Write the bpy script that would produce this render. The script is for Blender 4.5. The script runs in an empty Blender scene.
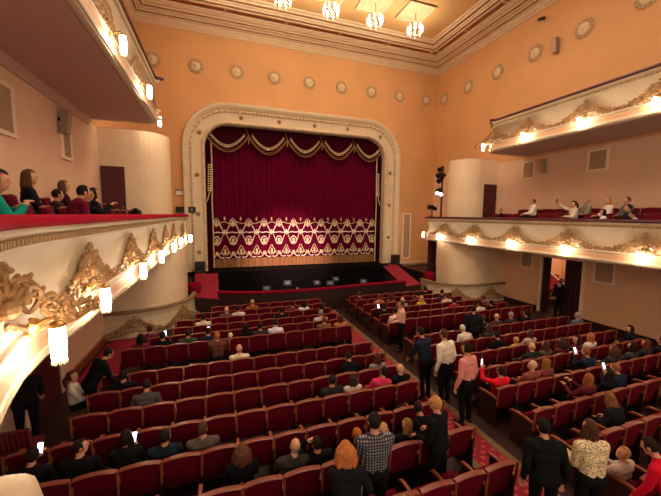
import bpy, bmesh, math, random
import numpy as np
from mathutils import Vector, Matrix

SC = bpy.context.scene
COL = SC.collection
PI = math.pi
rnd = random.Random(7)

# ---------------------------------------------------------------- camera
EYE = (0.0, 0.0, 4.5)
yaw, pitch, roll = map(math.radians, (19.2, 5.8, 0.6))
_f = Vector((math.sin(yaw) * math.cos(pitch), math.cos(yaw) * math.cos(pitch), -math.sin(pitch)))
_r = Vector((math.cos(yaw), -math.sin(yaw), 0))
_u = _r.cross(_f)
_r2 = _r * math.cos(roll) + _u * math.sin(roll)
_u2 = -_r * math.sin(roll) + _u * math.cos(roll)
cam_data = bpy.data.cameras.new('camera')
cam = bpy.data.objects.new('camera', cam_data)
COL.objects.link(cam)
cam.matrix_world = Matrix(((_r2.x, _u2.x, -_f.x, EYE[0]), (_r2.y, _u2.y, -_f.y, EYE[1]), (_r2.z, _u2.z, -_f.z, EYE[2]), (0, 0, 0, 1)))
cam_data.sensor_width = 36.0
cam_data.lens = 36.0 * 323.0 / 661.0
cam_data.clip_start = 0.05
cam_data.clip_end = 200
SC.camera = cam

# ---------------------------------------------------------------- exposure, world, large lights
SC.view_settings.view_transform = 'Standard'
SC.view_settings.look = 'None'
SC.view_settings.gamma = 1.0
SC.view_settings.use_curve_mapping = False
SC.view_settings.exposure = 0.25
SC.cycles.max_bounces = 6
SC.cycles.diffuse_bounces = 4
SC.cycles.sample_clamp_indirect = 6.0
SC.cycles.use_denoising = True

world = bpy.data.worlds.new('hall_ambient')
SC.world = world
world.use_nodes = True
world.node_tree.nodes['Background'].inputs[0].default_value = (1.0, 0.70, 0.52, 1)
world.node_tree.nodes['Background'].inputs[1].default_value = 0.38

WARM = (1.0, 0.80, 0.58)
def area(name, loc, size, energy, color, target, size_y=None):
    l = bpy.data.lights.new(name, 'AREA')
    l.energy = energy; l.color = color; l.shape = 'RECTANGLE'; l.size = size; l.size_y = size_y or size
    o = bpy.data.objects.new(name, l); COL.objects.link(o)
    o.location = loc
    o.rotation_euler = (Vector(target) - Vector(loc)).to_track_quat('-Z', 'Y').to_euler()
    return o
# added overhead fill, in place of assumed, unseen chandeliers over the stalls
area('overhead_fill', (5.35, 10.0, 14.7), 9.0, 700, WARM, (5.35, 10.0, 0), 5.0)
area('overhead_fill', (5.35, 3.0, 14.7), 9.0, 300, WARM, (5.35, 6.0, 5), 5.0)
# broad fill added behind the viewer to brighten the walls, no lamps modelled
area('rear_fill', (5.35, -3.4, 5.6), 14.0, 330, WARM, (5.35, 10.0, 4.6), 3.5)
# spot thrown on the foot of the curtain from the upper gallery
sp = bpy.data.lights.new('stage_spot', 'SPOT'); sp.energy = 26000; sp.color = (1.0, 0.62, 0.55)
sp.spot_size = math.radians(21); sp.spot_blend = 1.0; sp.shadow_soft_size = 0.15
spo = bpy.data.objects.new('stage_spot', sp); COL.objects.link(spo)
spo.location = (5.0, 4.0, 11.0)
spo.rotation_euler = (Vector((4.2, 20.0, 1.9)) - Vector(spo.location)).to_track_quat('-Z', 'Y').to_euler()

# ---------------------------------------------------------------- materials
def lin(h):
    if not isinstance(h, str): return tuple(h)
    h = h.lstrip('#')
    v = [int(h[i:i + 2], 16) / 255 for i in (0, 2, 4)]
    return tuple(x / 12.92 if x <= .04045 else ((x + .055) / 1.055) ** 2.4 for x in v)
MATS = {}
def mat(name, color, rough=.6, metal=0., noise=0., nscale=8., bump=0., bscale=40., sheen=0., emit=0., emit_col=None, spec=.5):
    key = name
    if key in MATS: return MATS[key]
    m = bpy.data.materials.new(name); m.use_nodes = True
    nt = m.node_tree; b = nt.nodes['Principled BSDF']
    c = lin(color)
    b.inputs['Base Color'].default_value = (*c, 1)
    b.inputs['Roughness'].default_value = rough
    b.inputs['Metallic'].default_value = metal
    b.inputs['Specular IOR Level'].default_value = spec
    if sheen: b.inputs['Sheen Weight'].default_value = sheen; b.inputs['Sheen Tint'].default_value = (*c, 1)
    if emit:
        b.inputs['Emission Color'].default_value = (*lin(emit_col or color), 1); b.inputs['Emission Strength'].default_value = emit
    tc = None
    if noise or bump:
        tc = nt.nodes.new('ShaderNodeTexCoord')
    if noise:
        n = nt.nodes.new('ShaderNodeTexNoise'); n.inputs['Scale'].default_value = nscale; n.inputs['Detail'].default_value = 4
        nt.links.new(tc.outputs['Object'], n.inputs['Vector'])
        r = nt.nodes.new('ShaderNodeValToRGB')
        r.color_ramp.elements[0].position = .3; r.color_ramp.elements[1].position = .7
        r.color_ramp.elements[0].color = (*[x * (1 - noise) for x in c], 1)
        r.color_ramp.elements[1].color = (*[min(1, x * (1 + noise)) for x in c], 1)
        nt.links.new(n.outputs['Fac'], r.inputs['Fac']); nt.links.new(r.outputs['Color'], b.inputs['Base Color'])
    if bump:
        n = nt.nodes.new('ShaderNodeTexNoise'); n.inputs['Scale'].default_value = bscale; n.inputs['Detail'].default_value = 3
        nt.links.new(tc.outputs['Object'], n.inputs['Vector'])
        bp = nt.nodes.new('ShaderNodeBump'); bp.inputs['Strength'].default_value = bump; bp.inputs['Distance'].default_value = .02
        nt.links.new(n.outputs['Fac'], bp.inputs['Height']); nt.links.new(bp.outputs['Normal'], b.inputs['Normal'])
    MATS[key] = m
    return m

M_ORANGE = mat('orange_wall_paint', '#d6a16c', .75, noise=.05, nscale=.6, bump=.05)
M_BOXWALL = mat('peach_wall_paint', '#e6bfa2', .8, noise=.05, nscale=.7)
M_STALLWALL = mat('tan_wall_paint', '#e6bb94', .8, noise=.05, nscale=.7)
M_CREAM = mat('cream_plaster', '#d3bf9f', .6, noise=.05, nscale=2., bump=.08, bscale=20)
M_DRUM = mat('pale_drum_plaster', '#e2c9a6', .6, noise=.06, nscale=1.2)
M_CORNICE = mat('cornice_plaster', '#dcc3a2', .65, noise=.05, nscale=2.)
M_CORNICEDK = mat('cornice_groove_brown', '#8d5f3c', .7)
M_TERRA = mat('terracotta_panel_paint', '#b8714d', .75, noise=.08, nscale=1.5)
M_CEIL = mat('ochre_ceiling_paint', '#e0b67e', .7, noise=.05, nscale=1.)
M_SOFFIT = mat('dusty_rose_soffit', '#caa79a', .8, noise=.05, nscale=.5)
M_BAND = mat('blush_moulding_paint', '#cfa07a', .6)
M_GOLD = mat('aged_gilding', '#9c754a', .55, metal=.12, noise=.25, nscale=14., bump=.3, bscale=60)
M_DENTIL = mat('dull_gold_dentils', '#a8895f', .6)
M_PITRAIL = mat('dark_crimson_plush', '#7a0522', .9, spec=.08)
M_CAP = mat('stained_seat_cap', '#7c3c2c', .35, noise=.15, nscale=12)
M_RAILDK = mat('brown_moulding', '#7d6040', .6)
M_BEAD = mat('antique_cream_beading', '#c4a47e', .6)
M_ROSE = mat('warm_cream_plaster', '#d9bf9c', .6)
M_RAIL = mat('crimson_plush_rail', '#a30828', .85, noise=.08, nscale=10, spec=.1)
M_SEAT = mat('wine_red_velvet', '#610319', .8, noise=.10, nscale=5, spec=.12)
M_WOOD = mat('varnished_beech_trim', '#8c4a30', .32, noise=.15, nscale=12)
M_DARKWOOD = mat('dark_stained_wood', '#2a100c', .5, noise=.15, nscale=8)
M_FLOOR = mat('dark_wood_floor', '#30140f', .5, noise=.2, nscale=3)
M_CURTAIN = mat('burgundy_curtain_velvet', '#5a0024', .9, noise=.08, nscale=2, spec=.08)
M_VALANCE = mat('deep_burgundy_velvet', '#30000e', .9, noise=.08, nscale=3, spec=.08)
M_EMBROID = mat('pale_gold_embroidery', '#d2b58e', .6, noise=.15, nscale=10)
M_EMBWHITE = mat('ivory_embroidery', '#e6dacb', .6)
M_FRINGE = mat('gold_fringe', '#8a6038', .6)
M_PIT = mat('black_pit_paint', '#070405', .9, spec=.05)
M_STAGEFLOOR = mat('black_stage_floor', '#080506', .8, spec=.08)
M_CARPET = mat('crimson_carpet', '#8c0a28', .9, noise=.12, nscale=9)
M_MAROON = mat('maroon_door_paint', '#4b0a18', .5, noise=.05, nscale=2)
M_DRAPE = mat('dark_plum_drape', '#3c0c18', .85, sheen=.2)
M_GREY = mat('grey_metal_case', '#8a7b6d', .5)
M_GRILLE = mat('beige_grille', '#b3957a', .7)
M_VENTFRAME = mat('light_vent_frame', '#f4dcc2', .6)
M_BLACK = mat('black_equipment', '#0c0b0c', .45)
M_PHONE = mat('lit_phone_screen', '#cfe0ff', .3, emit=5., emit_col='#cfe0ff')
M_PHONEB = mat('phone_case_black', '#101012', .3)
M_SHADE = mat('lit_crystal_shade', '#fff0d0', .3, emit=62., emit_col=(1.0, .82, .60))
M_BULB = mat('lit_chandelier_candle', '#fff0d0', .3, emit=55., emit_col=(1.0, .84, .58))
M_CRYSTAL = mat('chandelier_crystal', '#f3e2c4', .15, emit=.35, emit_col=(1.0, .85, .6))
M_BRASS = mat('warm_brass', '#b88a4a', .35, metal=.8)
M_WHITE = mat('white_plaster', '#eee2cc', .6)
M_SAGE = mat('sage_leaf_plaster', '#b39672', .7, noise=.15, nscale=12)
M_STEEL = mat('stage_lamp_glass', '#ffffff', .3, emit=2.5, emit_col=(1, .93, .85))
M_SKIN = mat('skin', '#c98f70', .6, noise=.04, nscale=30)
M_EYE = mat('eye_dark', '#1a100c', .3)
M_LIP = mat('lip', '#9c5044', .5)

# ---------------------------------------------------------------- mesh helpers
class MB:
    def __init__(self): self.v = []; self.f = []; self.m = []; self.cur = 0
    def _add(self, vs, fs):
        o = len(self.v); self.v += [tuple(p) for p in vs]
        for f in fs: self.f.append(tuple(i + o for i in f)); self.m.append(self.cur)
    def box(self, c, s, R=None):
        vs = []
        for x in (-1, 1):
            for y in (-1, 1):
                for z in (-1, 1):
                    p = Vector((x * s[0] / 2, y * s[1] / 2, z * s[2] / 2))
                    if R is not None: p = R @ p
                    vs.append(p + Vector(c))
        self._add(vs, [(0, 1, 3, 2), (4, 6, 7, 5), (0, 4, 5, 1), (2, 3, 7, 6), (0, 2, 6, 4), (1, 5, 7, 3)])
    def ell(self, c, r, seg=10, rings=6, R=None):
        vs = []; fs = []
        c = Vector(c)
        for i in range(rings + 1):
            th = PI * i / rings
            if i in (0, rings):
                p = Vector((0, 0, math.cos(th) * r[2])); vs.append(c + (R @ p if R is not None else p)); continue
            for j in range(seg):
                ph = 2 * PI * j / seg
                p = Vector((math.sin(th) * math.cos(ph) * r[0], math.sin(th) * math.sin(ph) * r[1], math.cos(th) * r[2]))
                vs.append(c + (R @ p if R is not None else p))
        for j in range(seg): fs.append((0, 1 + j, 1 + (j + 1) % seg))
        for i in range(rings - 2):
            a = 1 + i * seg; b = a + seg
            for j in range(seg): fs.append((a + j, b + j, b + (j + 1) % seg, a + (j + 1) % seg))
        a = 1 + (rings - 2) * seg; n = len(vs) - 1
        for j in range(seg): fs.append((a + j, n, a + (j + 1) % seg))
        self._add(vs, fs)
    def tube(self, pts, rad, seg=6, caps=True, flat=1.0):
        pts = [Vector(p) for p in pts]; n = len(pts)
        if not isinstance(rad, (list, tuple)): rad = [rad] * n
        vs = []; fs = []; up = None
        for i, p in enumerate(pts):
            t = (pts[min(i + 1, n - 1)] - pts[max(i - 1, 0)])
            if t.length < 1e-9: t = Vector((0, 0, 1))
            t.normalize()
            if up is None:
                up = Vector((0, 0, 1)) if abs(t.z) < .9 else Vector((1, 0, 0))
            a = t.cross(up)
            if a.length < 1e-6: a = t.orthogonal()
            a.normalize(); b = a.cross(t).normalized(); up = b
            for j in range(seg):
                ph = 2 * PI * j / seg
                vs.append(p + (a * math.cos(ph) * flat + b * math.sin(ph)) * rad[i])
        for i in range(n - 1):
            for j in range(seg):
                k = (j + 1) % seg
                fs.append((i * seg + j, i * seg + k, (i + 1) * seg + k, (i + 1) * seg + j))
        if caps:
            fs.append(tuple(range(seg - 1, -1, -1))); fs.append(tuple((n - 1) * seg + j for j in range(seg)))
        self._add(vs, fs)
    def capsule(self, a, b, ra, rb, seg=10):
        a = Vector(a); b = Vector(b); d = b - a; L = d.length
        if L < 1e-6: self.ell(a, (ra, ra, ra)); return
        t = d / L
        pts = []; rs = []
        for k in (-.999, -.8, -.45): pts.append(a + t * ra * k); rs.append(ra * math.sqrt(1 - k * k))
        pts.append(a); rs.append(ra); pts.append((a + b) / 2); rs.append((ra + rb) / 2); pts.append(b); rs.append(rb)
        for k in (.45, .8, .999): pts.append(b + t * rb * k); rs.append(rb * math.sqrt(1 - k * k))
        self.tube(pts, rs, seg)
    def lathe(self, prof, origin, seg=16, M=None, closed=False):
        o = Vector(origin); vs = []; fs = []; n = len(prof)
        for (r, z) in prof:
            for j in range(seg):
                ph = 2 * PI * j / seg
                p = Vector((r * math.cos(ph), r * math.sin(ph), z))
                if M is not None: p = M @ p
                vs.append(o + p)
        for i in range(n - 1):
            for j in range(seg):
                k = (j + 1) % seg
                fs.append((i * seg + j, i * seg + k, (i + 1) * seg + k, (i + 1) * seg + j))
        if closed:
            fs.append(tuple(range(seg - 1, -1, -1))); fs.append(tuple((n - 1) * seg + j for j in range(seg)))
        self._add(vs, fs)
    def grid(self, P):
        n, k = len(P), len(P[0]); vs = [p for r in P for p in r]
        self._add(vs, [(i * k + j, i * k + j + 1, (i + 1) * k + j + 1, (i + 1) * k + j) for i in range(n - 1) for j in range(k - 1)])
    def prism(self, poly, z0, z1):
        n = len(poly)
        self._add([(x, y, z0) for x, y in poly] + [(x, y, z1) for x, y in poly],
                  [tuple(range(n - 1, -1, -1)), tuple(range(n, 2 * n))] + [(i, (i + 1) % n, n + (i + 1) % n, n + i) for i in range(n)])
    def quad(self, a, b, c, d): self._add([a, b, c, d], [(0, 1, 2, 3)])
    def build(self, name, m, parent=None, smooth=False, loc=None):
        me = bpy.data.meshes.new(name)
        me.from_pydata(self.v, [], self.f)
        ms = m if isinstance(m, (list, tuple)) else [m]
        for x in ms: me.materials.append(x)
        if len(ms) > 1: me.polygons.foreach_set('material_index', self.m)
        if smooth: me.polygons.foreach_set('use_smooth', [True] * len(me.polygons))
        bm = bmesh.new(); bm.from_mesh(me); bmesh.ops.recalc_face_normals(bm, faces=bm.faces); bm.to_mesh(me); bm.free()
        o = bpy.data.objects.new(name, me); COL.objects.link(o)
        if parent is not None: o.parent = parent
        if loc is not None: o.location = loc
        return o

def tag(o, label=None, cat=None, group=None, kind=None):
    if label: o['label'] = label
    if cat: o['category'] = cat
    if group: o['group'] = group
    if kind: o['kind'] = kind
    return o
def struct(name, mb, m, smooth=False): return tag(mb.build(name, m, smooth=smooth), kind='structure')
def thing(name, label, cat, loc=(0, 0, 0), rz=0., group=None):
    o = bpy.data.objects.new(name, None); COL.objects.link(o)
    o.empty_display_size = .1
    o.location = loc; o.rotation_euler = (0, 0, rz)
    return tag(o, label, cat, group)
def dup(root, loc, rz, label=None, group=None):
    r = root.copy(); COL.objects.link(r); r.location = loc; r.rotation_euler = (0, 0, rz)
    if label: r['label'] = label
    if group: r['group'] = group
    for ch in list(root.children):
        c = ch.copy(); COL.objects.link(c); c.parent = r
        for g in list(ch.children):
            d = g.copy(); COL.objects.link(d); d.parent = c
    return r
ORD = ['zeroth', 'first', 'second', 'third', 'fourth', 'fifth', 'sixth', 'seventh', 'eighth', 'ninth', 'tenth', 'eleventh', 'twelfth', 'thirteenth', 'fourteenth', 'fifteenth']

def path_normals(path, side):
    n = len(path); out = []
    for i in range(n):
        ds = []
        if i > 0: ds.append((Vector(path[i]) - Vector(path[i - 1])).normalized())
        if i < n - 1: ds.append((Vector(path[i + 1]) - Vector(path[i])).normalized())
        ns = [Vector((-d.y, d.x)) * side for d in ds]
        s = sum(ns, Vector((0, 0)))
        s.normalize()
        s = s / max(.35, s.dot(ns[0]))
        out.append(s)
    return out
def sweep(mb, prof, path, side=1, mp=None, closed=False):
    """profile (d, h) carried along a plan path (x, y); d runs along the path's normal"""
    path = [Vector(p) for p in path]; N = path_normals(path, side)
    mp = mp or (lambda x, y, h: (x, y, h))
    P = []
    for p, n in zip(path, N): P.append([mp(p.x + n.x * d, p.y + n.y * d, h) for d, h in prof] + ([mp(p.x + n.x * prof[0][0], p.y + n.y * prof[0][0], prof[0][1])] if closed else []))
    mb.grid(P)
def arc(cx, cy, r, a0, a1, n=8): return [(cx + r * math.cos(math.radians(a0 + (a1 - a0) * i / n)), cy + r * math.sin(math.radians(a0 + (a1 - a0) * i / n))) for i in range(n + 1)]
def resample(path, step):
    path = [Vector(p) for p in path]; out = []; acc = 0.; nxt = step / 2
    for a, b in zip(path[:-1], path[1:]):
        L = (b - a).length
        if L < 1e-9: continue
        t = (b - a) / L; n = Vector((-t.y, t.x))
        while nxt <= acc + L:
            out.append((a + t * (nxt - acc), t, n)); nxt += step
        acc += L
    return out
# ================================================================ THE ROOM
XL, XR, YB, YF, ZC = -3.85, 14.56, 19.65, -4.0, 15.2
XM = (XL + XR) / 2
# floor of the stalls, the pit and the ground under the stage
fl = MB(); fl.prism([(XL - .3, YF), (XR + .3, YF), (XR + .3, YB), (9.9, YB), (9.9, 14.75), (9.2, 14.7), (6.72, 14.6), (4.0, 14.3), (1.7, 14.35), (-.03, 14.85), (-.2, YB), (XL - .3, YB)], -.3, 0.)
struct('floor', fl, M_FLOOR)
pf = MB(); pf.box((5, 17, -.9), (11.5, 6, .2)); struct('floor_orchestra_pit', pf, M_PIT)

def hole_wall(mb, outer, inner, mp):
    bm = bmesh.new()
    es = []
    for loop in (outer, inner):
        vs = [bm.verts.new(mp(*p)) for p in loop]
        for i in range(len(vs)): es.append(bm.edges.new((vs[i], vs[(i + 1) % len(vs)])))
    bmesh.ops.triangle_fill(bm, edges=es, use_beauty=True)
    bm.verts.index_update()
    mb._add([v.co[:] for v in bm.verts], [tuple(v.index for v in f.verts) for f in bm.faces])
    bm.free()
OPX0, OPX1, OPZ1, OPR = -.63, 10.6, 9.53, 1.35
def opening(g=0., z0=1.2, r=OPR):
    x0, x1, z1 = OPX0 - g, OPX1 + g, OPZ1 + g
    r = r + g
    return [(x0, z0)] + arc(x0 + r, z1 - r, r, 180, 90, 10) + arc(x1 - r, z1 - r, r, 90, 0, 10) + [(x1, z0)]
bw = MB()
hole_wall(bw, [(XL, -.3), (XR, -.3), (XR, ZC + .2), (XL, ZC + .2)], opening(), lambda x, z: (x, YB, z))
struct('wall_back', bw, M_ORANGE)

lw = MB(); lw.box((XL - .15, (YF + YB) / 2, 3.6), (.3, YB - YF, 7.6)); 
struct('wall_left', lw, M_BOXWALL)
lw2 = MB(); lw2.box((XL - .15, (YF + YB) / 2, 11.4), (.3, YB - YF, 8.0)); struct('wall_left_upper', lw2, M_ORANGE)
DY0, DY1, DZ = 9.2, 11.1, 2.67
rw = MB()
rw.box((XR + .15, (YF + DY0) / 2, 1.52), (.3, DY0 - YF, 3.04)); rw.box((XR + .15, (DY1 + YB) / 2, 1.52), (.3, YB - DY1, 3.04))
rw.box((XR + .15, (DY0 + DY1) / 2, (DZ + 3.04) / 2), (.3, DY1 - DY0, 3.04 - DZ))
struct('wall_right', rw, M_STALLWALL)
rw1 = MB(); rw1.box((XR + .15, (YF + YB) / 2, 5.22), (.3, YB - YF, 4.36)); struct('wall_right_box_level', rw1, M_BOXWALL)
rw2 = MB(); rw2.box((XR + .15, (YF + YB) / 2, 11.4), (.3, YB - YF, 8.0)); struct('wall_right_upper', rw2, M_ORANGE)
ce = MB(); ce.box((XM, (YF + YB) / 2, ZC + .1), (XR - XL + .6, YB - YF + .6, .2)); struct('ceiling', ce, M_CEIL)

# cornice round the ceiling
cp = [(XL, YF), (XL, YB), (XR, YB), (XR, YF)]
def cornice(name, prof, m):
    c = MB(); sweep(c, prof, cp, -1); return struct(name, c, m)
cornice('trim_1', [(0, 14.12), (.05, 14.12), (.05, 14.17), (.03, 14.18), (.05, 14.36), (.10, 14.40), (.10, 14.46), (.22, 14.50), (.22, 14.53)], M_CORNICE)
cornice('trim_2', [(.22, 14.53), (.22, 14.56), (.29, 14.56)], M_CORNICEDK)
cornice('trim_3', [(.29, 14.56), (.30, 14.60), (.42, 14.63), (.50, 14.63), (.52, 14.67)], M_CORNICE)
cornice('trim_4', [(.52, 14.67), (.52, 14.70), (.60, 14.70)], M_CORNICEDK)
cornice('trim_5', [(.60, 14.70), (.61, 14.74), (.72, 14.78), (.80, 14.78), (.82, 14.83), (.92, 14.83), (.94, 14.88), (1.02, 14.88)], M_CORNICE)
cornice('trim_6', [(1.02, 14.92), (1.28, 14.92)], M_TERRA)
cornice('trim_7', [(1.28, 14.92), (1.28, 14.87), (1.36, 14.87), (1.38, 14.91)], M_CORNICE)
cornice('trim_13', [(1.38, 14.91), (1.40, 14.95), (1.46, 14.95)], M_CORNICEDK)
cornice('trim_14', [(1.46, 14.95), (1.48, 14.91), (1.56, 14.91), (1.58, 14.97), (1.66, 14.99), (1.68, 15.04)], M_CORNICE)
cornice('trim_15', [(1.68, 15.04), (1.70, 15.07), (1.76, 15.07)], M_CORNICEDK)
cornice('trim_16', [(1.76, 15.07), (1.78, 15.05), (1.84, 15.05), (1.88, 15.12), (1.98, 15.14), (2.0, 15.2)], M_CORNICE)
cb = MB()
for k in range(1, 5): cb.box((XL + 1.3 + k * (XR - XL - 2.6) / 5, YB - 1.15, 14.90), (.12, .28, .06))
for k in range(1, 7):
    for xx in (XL + 1.15, XR - 1.15): cb.box((xx, YB - 1.3 - k * 2.6, 14.90), (.28, .12, .06))
struct('trim_17', cb, M_CORNICE)
dn = MB()
for p, t, n in resample([(XL, 6), (XL, YB), (XR, YB), (XR, 6)], .16):
    q = p - n * .06
    dn.box((q.x, q.y, 14.27), (.08 if abs(t.x) > .5 else .06, .06 if abs(t.x) > .5 else .08, .12))
struct('trim_8', dn, M_CORNICE)
# coffer boxes in the corners of the cornice
cf = MB()
for cx in (XL + 1.17, XR - 1.17):
    for a, b in ((-.19, .19), (.19, -.19)):
        pass
    cf.box((cx - .26, YB - 1.17, 14.88), (.07, .6, .06)); cf.box((cx + .26, YB - 1.17, 14.88), (.07, .6, .06))
    cf.box((cx, YB - 1.17 - .26, 14.88), (.6, .07, .06)); cf.box((cx, YB - 1.17 + .26, 14.88), (.6, .07, .06))
struct('trim_9', cf, M_CORNICE)

# ceiling panels over the chandeliers
CHX = [.7, 3.05, 5.4, 7.75, 10.1]
for i, x in enumerate(CHX):
    t = thing('ceiling_panel', 'square white plaster ceiling panel above the %s chandelier along the stage side' % ORD[i + 1], 'ceiling panel', (x, 15.75, 15.2), group='ceiling panels')
    b = MB(); b.box((0, 0, -.015), (1.55, 1.55, .03)); b.build('panel', M_ROSE, t)
    fr = MB()
    for s in (-1, 1):
        fr.box((s * .72, 0, -.04), (.11, 1.55, .08)); fr.box((0, s * .72, -.04), (1.33, .11, .08))
    fr.build('frame', M_ROSE, t)
    ro = MB()
    for k in range(12):
        a = 2 * PI * k / 12
        ro.ell((.25 * math.cos(a), .25 * math.sin(a), -.04), (.11, .06, .03), 6, 4, Matrix.Rotation(a, 3, 'Z'))
    ro.lathe([(.0, -.10), (.1, -.08), (.14, -.03), (.16, 0)], (0, 0, 0), 12)
    for k in range(16):
        a = 2 * PI * k / 16
        ro.ell((.52 * math.cos(a), .52 * math.sin(a), -.035), (.06, .05, .025), 6, 4)
    ro.build('rosette', M_ROSE, t)

# chandeliers
def make_chandelier(x, y, lab):
    t = thing('chandelier', lab, 'chandelier', (x, y, 15.2 - .0), group='chandeliers along the stage side of the ceiling')
    r = MB(); r.tube([(0, 0, -.04), (0, 0, -1.0)], .018, 6); r.lathe([(.0, -.03), (.09, -.05), (.05, -.10), (.02, -.14)], (0, 0, 0), 10); r.build('rod', M_BRASS, t)
    h = MB(); h.lathe([(.02, -.82), (.05, -.88), (.03, -.94), (.07, -1.02), (.04, -1.10), (.0, -1.16)], (0, 0, 0), 12); h.build('hub', M_CRYSTAL, t, True)
    for k in range(8):
        a = 2 * PI * k / 8 + .2; c, s = math.cos(a), math.sin(a)
        ar = MB(); ar.tube([(c * q, s * q, z) for q, z in ((.04, -1.02), (.14, -1.10), (.26, -1.10), (.34, -1.04), (.36, -.98))], .014, 5)
        ao = ar.build('arm', M_BRASS, t)
        b = MB(); b.lathe([(.0, -.98), (.05, -.97), (.05, -.95), (.02, -.94), (.02, -.88), (.042, -.85), (.036, -.79), (.012, -.72), (0, -.70)], (c * .36, s * .36, 0), 8); b.build('candle', M_BULB, ao, True)
        d = MB()
        for m in range(3): d.ell((c * .36, s * .36, -1.03 - m * .045), (.022, .022, .03), 6, 4)
        d.build('crystal_drop', M_CRYSTAL, ao)
    return t
for i, x in enumerate(CHX):
    make_chandelier(x, 15.75, 'lit crystal chandelier hanging %s from the far corner along the stage' % ORD[5 - i])

# plaster rosettes along the tops of the walls
def rosette(pos, M, lab):
    t = thing('plaster_rosette', lab, 'wall rosette', pos, group='plaster rosettes round the walls')
    d = MB()
    for k in range(14):
        a = 2 * PI * k / 14
        c = M @ Vector((.30 * math.cos(a), .30 * math.sin(a), .02)); R = M @ Matrix.Rotation(a, 3, 'Z')
        d.ell(c, (.12, .065, .025), 8, 4, R)
    d.lathe([(.22, .0), (.26, .03), (.30, .02)], (0, 0, 0), 18, M)
    d.build('leaf_ring', M_SAGE, t)
    c = MB(); c.lathe([(.24, 0), (.22, .05), (.17, .04), (.15, .06), (.10, .04), (.07, .09), (0, .11)], (0, 0, 0), 18, M); c.build('boss', M_ROSE, t, True)
MB_BACK = Matrix(((1, 0, 0), (0, 0, -1), (0, 1, 0)))
for i, x in enumerate([-3.0, -.93, 1.18, 3.29, 5.38, 7.45, 9.52, 11.58, 13.66]):
    rosette((x, YB - .01, 12.4), MB_BACK, 'round plaster rosette above the proscenium, %s from the far corner' % ORD[9 - i])
MB_RIGHT = Matrix(((0, 0, -1), (1, 0, 0), (0, 1, 0)))
for i, y in enumerate([18.85, 16.65, 14.45, 12.25, 10.05, 7.95]):
    rosette((XR - .01, y, 12.33), MB_RIGHT, 'round plaster rosette high on the side wall, %s from the stage corner' % ORD[i + 1])

# ---------------------------------------------------------------- proscenium
pr = thing('proscenium_arch', 'broad cream plaster arch with rounded corners framing the stage curtain', 'proscenium', (0, 0, 0))
mpX = lambda x, z, h: (x, YB - h, z)
OP = opening(0, 1.25)
def frame_piece(name, prof, m, parent):
    f = MB(); sweep(f, prof, OP, 1, mpX, True); return f.build(name, m, parent, False)
frame_piece('arch_moulding', [(-.02, -.35), (-.02, .10), (.04, .16), (.10, .14), (.14, .07), (.20, .05), (.42, .05), (.60, .07), (.66, .13), (.72, .13), (.76, .10), (.84, .18), (.96, .26), (1.08, .26), (1.14, .16), (1.14, -.02)], M_CREAM, pr)
bd = MB()
OPg = [Vector(p) for p in OP]
for p, t, n in resample(OP, .21):
    q = p + n * .69; bd.ell((q.x, YB - .145, q.y), (.075, .05, .075), 6, 4)
bd.build('bead_row', M_BEAD, pr)
bd2 = MB()
for p, t, n in resample(OP, .62):
    q = p + n * .03; bd2.ell((q.x, YB - .16, q.y), (.06, .05, .06), 6, 4)
bd2.build('inner_bead_row', M_BEAD, pr)
for i, (p, t, n) in enumerate(resample(OP, 2.16)):
    q = p + n * .40
    ro = MB()
    for k in range(8):
        a = 2 * PI * k / 8; ro.ell((q.x + .08 * math.cos(a), YB - .08, q.y + .08 * math.sin(a)), (.045, .04, .045), 6, 4)
    ro.ell((q.x, YB - .11, q.y), (.07, .05, .07), 8, 5)
    ro.build('rosette', M_GOLD, pr)

# ---------------------------------------------------------------- stage, curtain
sf = MB(); sf.box((5.0, 21.3, .65), (14.5, 3.3, 1.2)); sf.box((5.0, 19.25, .65), (11.4, .8, 1.2)); struct('floor_stage', sf, M_STAGEFLOOR)
sb = MB(); sb.quad((-3, 22.5, 0), (13, 22.5, 0), (13, 22.5, 12), (-3, 22.5, 12)); struct('wall_stage_rear', sb, M_PIT)
YC = 20.35
cu = thing('stage_curtain', 'closed burgundy velvet stage curtain with gold embroidered hem inside the arch', 'curtain', (0, 0, 1.25))
def fold(x, z): return .055 * math.sin(2 * PI * x / .38 + .6 * math.sin(x * 1.7)) * (1 - .25 * z / 8) + .02 * math.sin(2 * PI * x / .15 + 1)
cx0, cx1 = -.95, 10.95
NX = 420
P = []
for k in range(14):
    z = .02 + 8.75 * k / 13
    P.append([(cx0 + (cx1 - cx0) * i / NX, YC + fold(cx0 + (cx1 - cx0) * i / NX, z), z) for i in range(NX + 1)])
g = MB(); g.grid(P); g.build('drape', M_CURTAIN, cu, True)
# fringe at the foot
fr = MB()
P = []
for z in (.04, .16, .30, .44, .58):
    P.append([(cx0 + (cx1 - cx0) * i / NX, YC - .10 + fold(cx0 + (cx1 - cx0) * i / NX, 0) * .8 + (.012 * (i % 2) if z < .5 else 0), z) for i in range(NX + 1)])
fr.grid(P); fr.build('fringe', M_FRINGE, cu)
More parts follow.
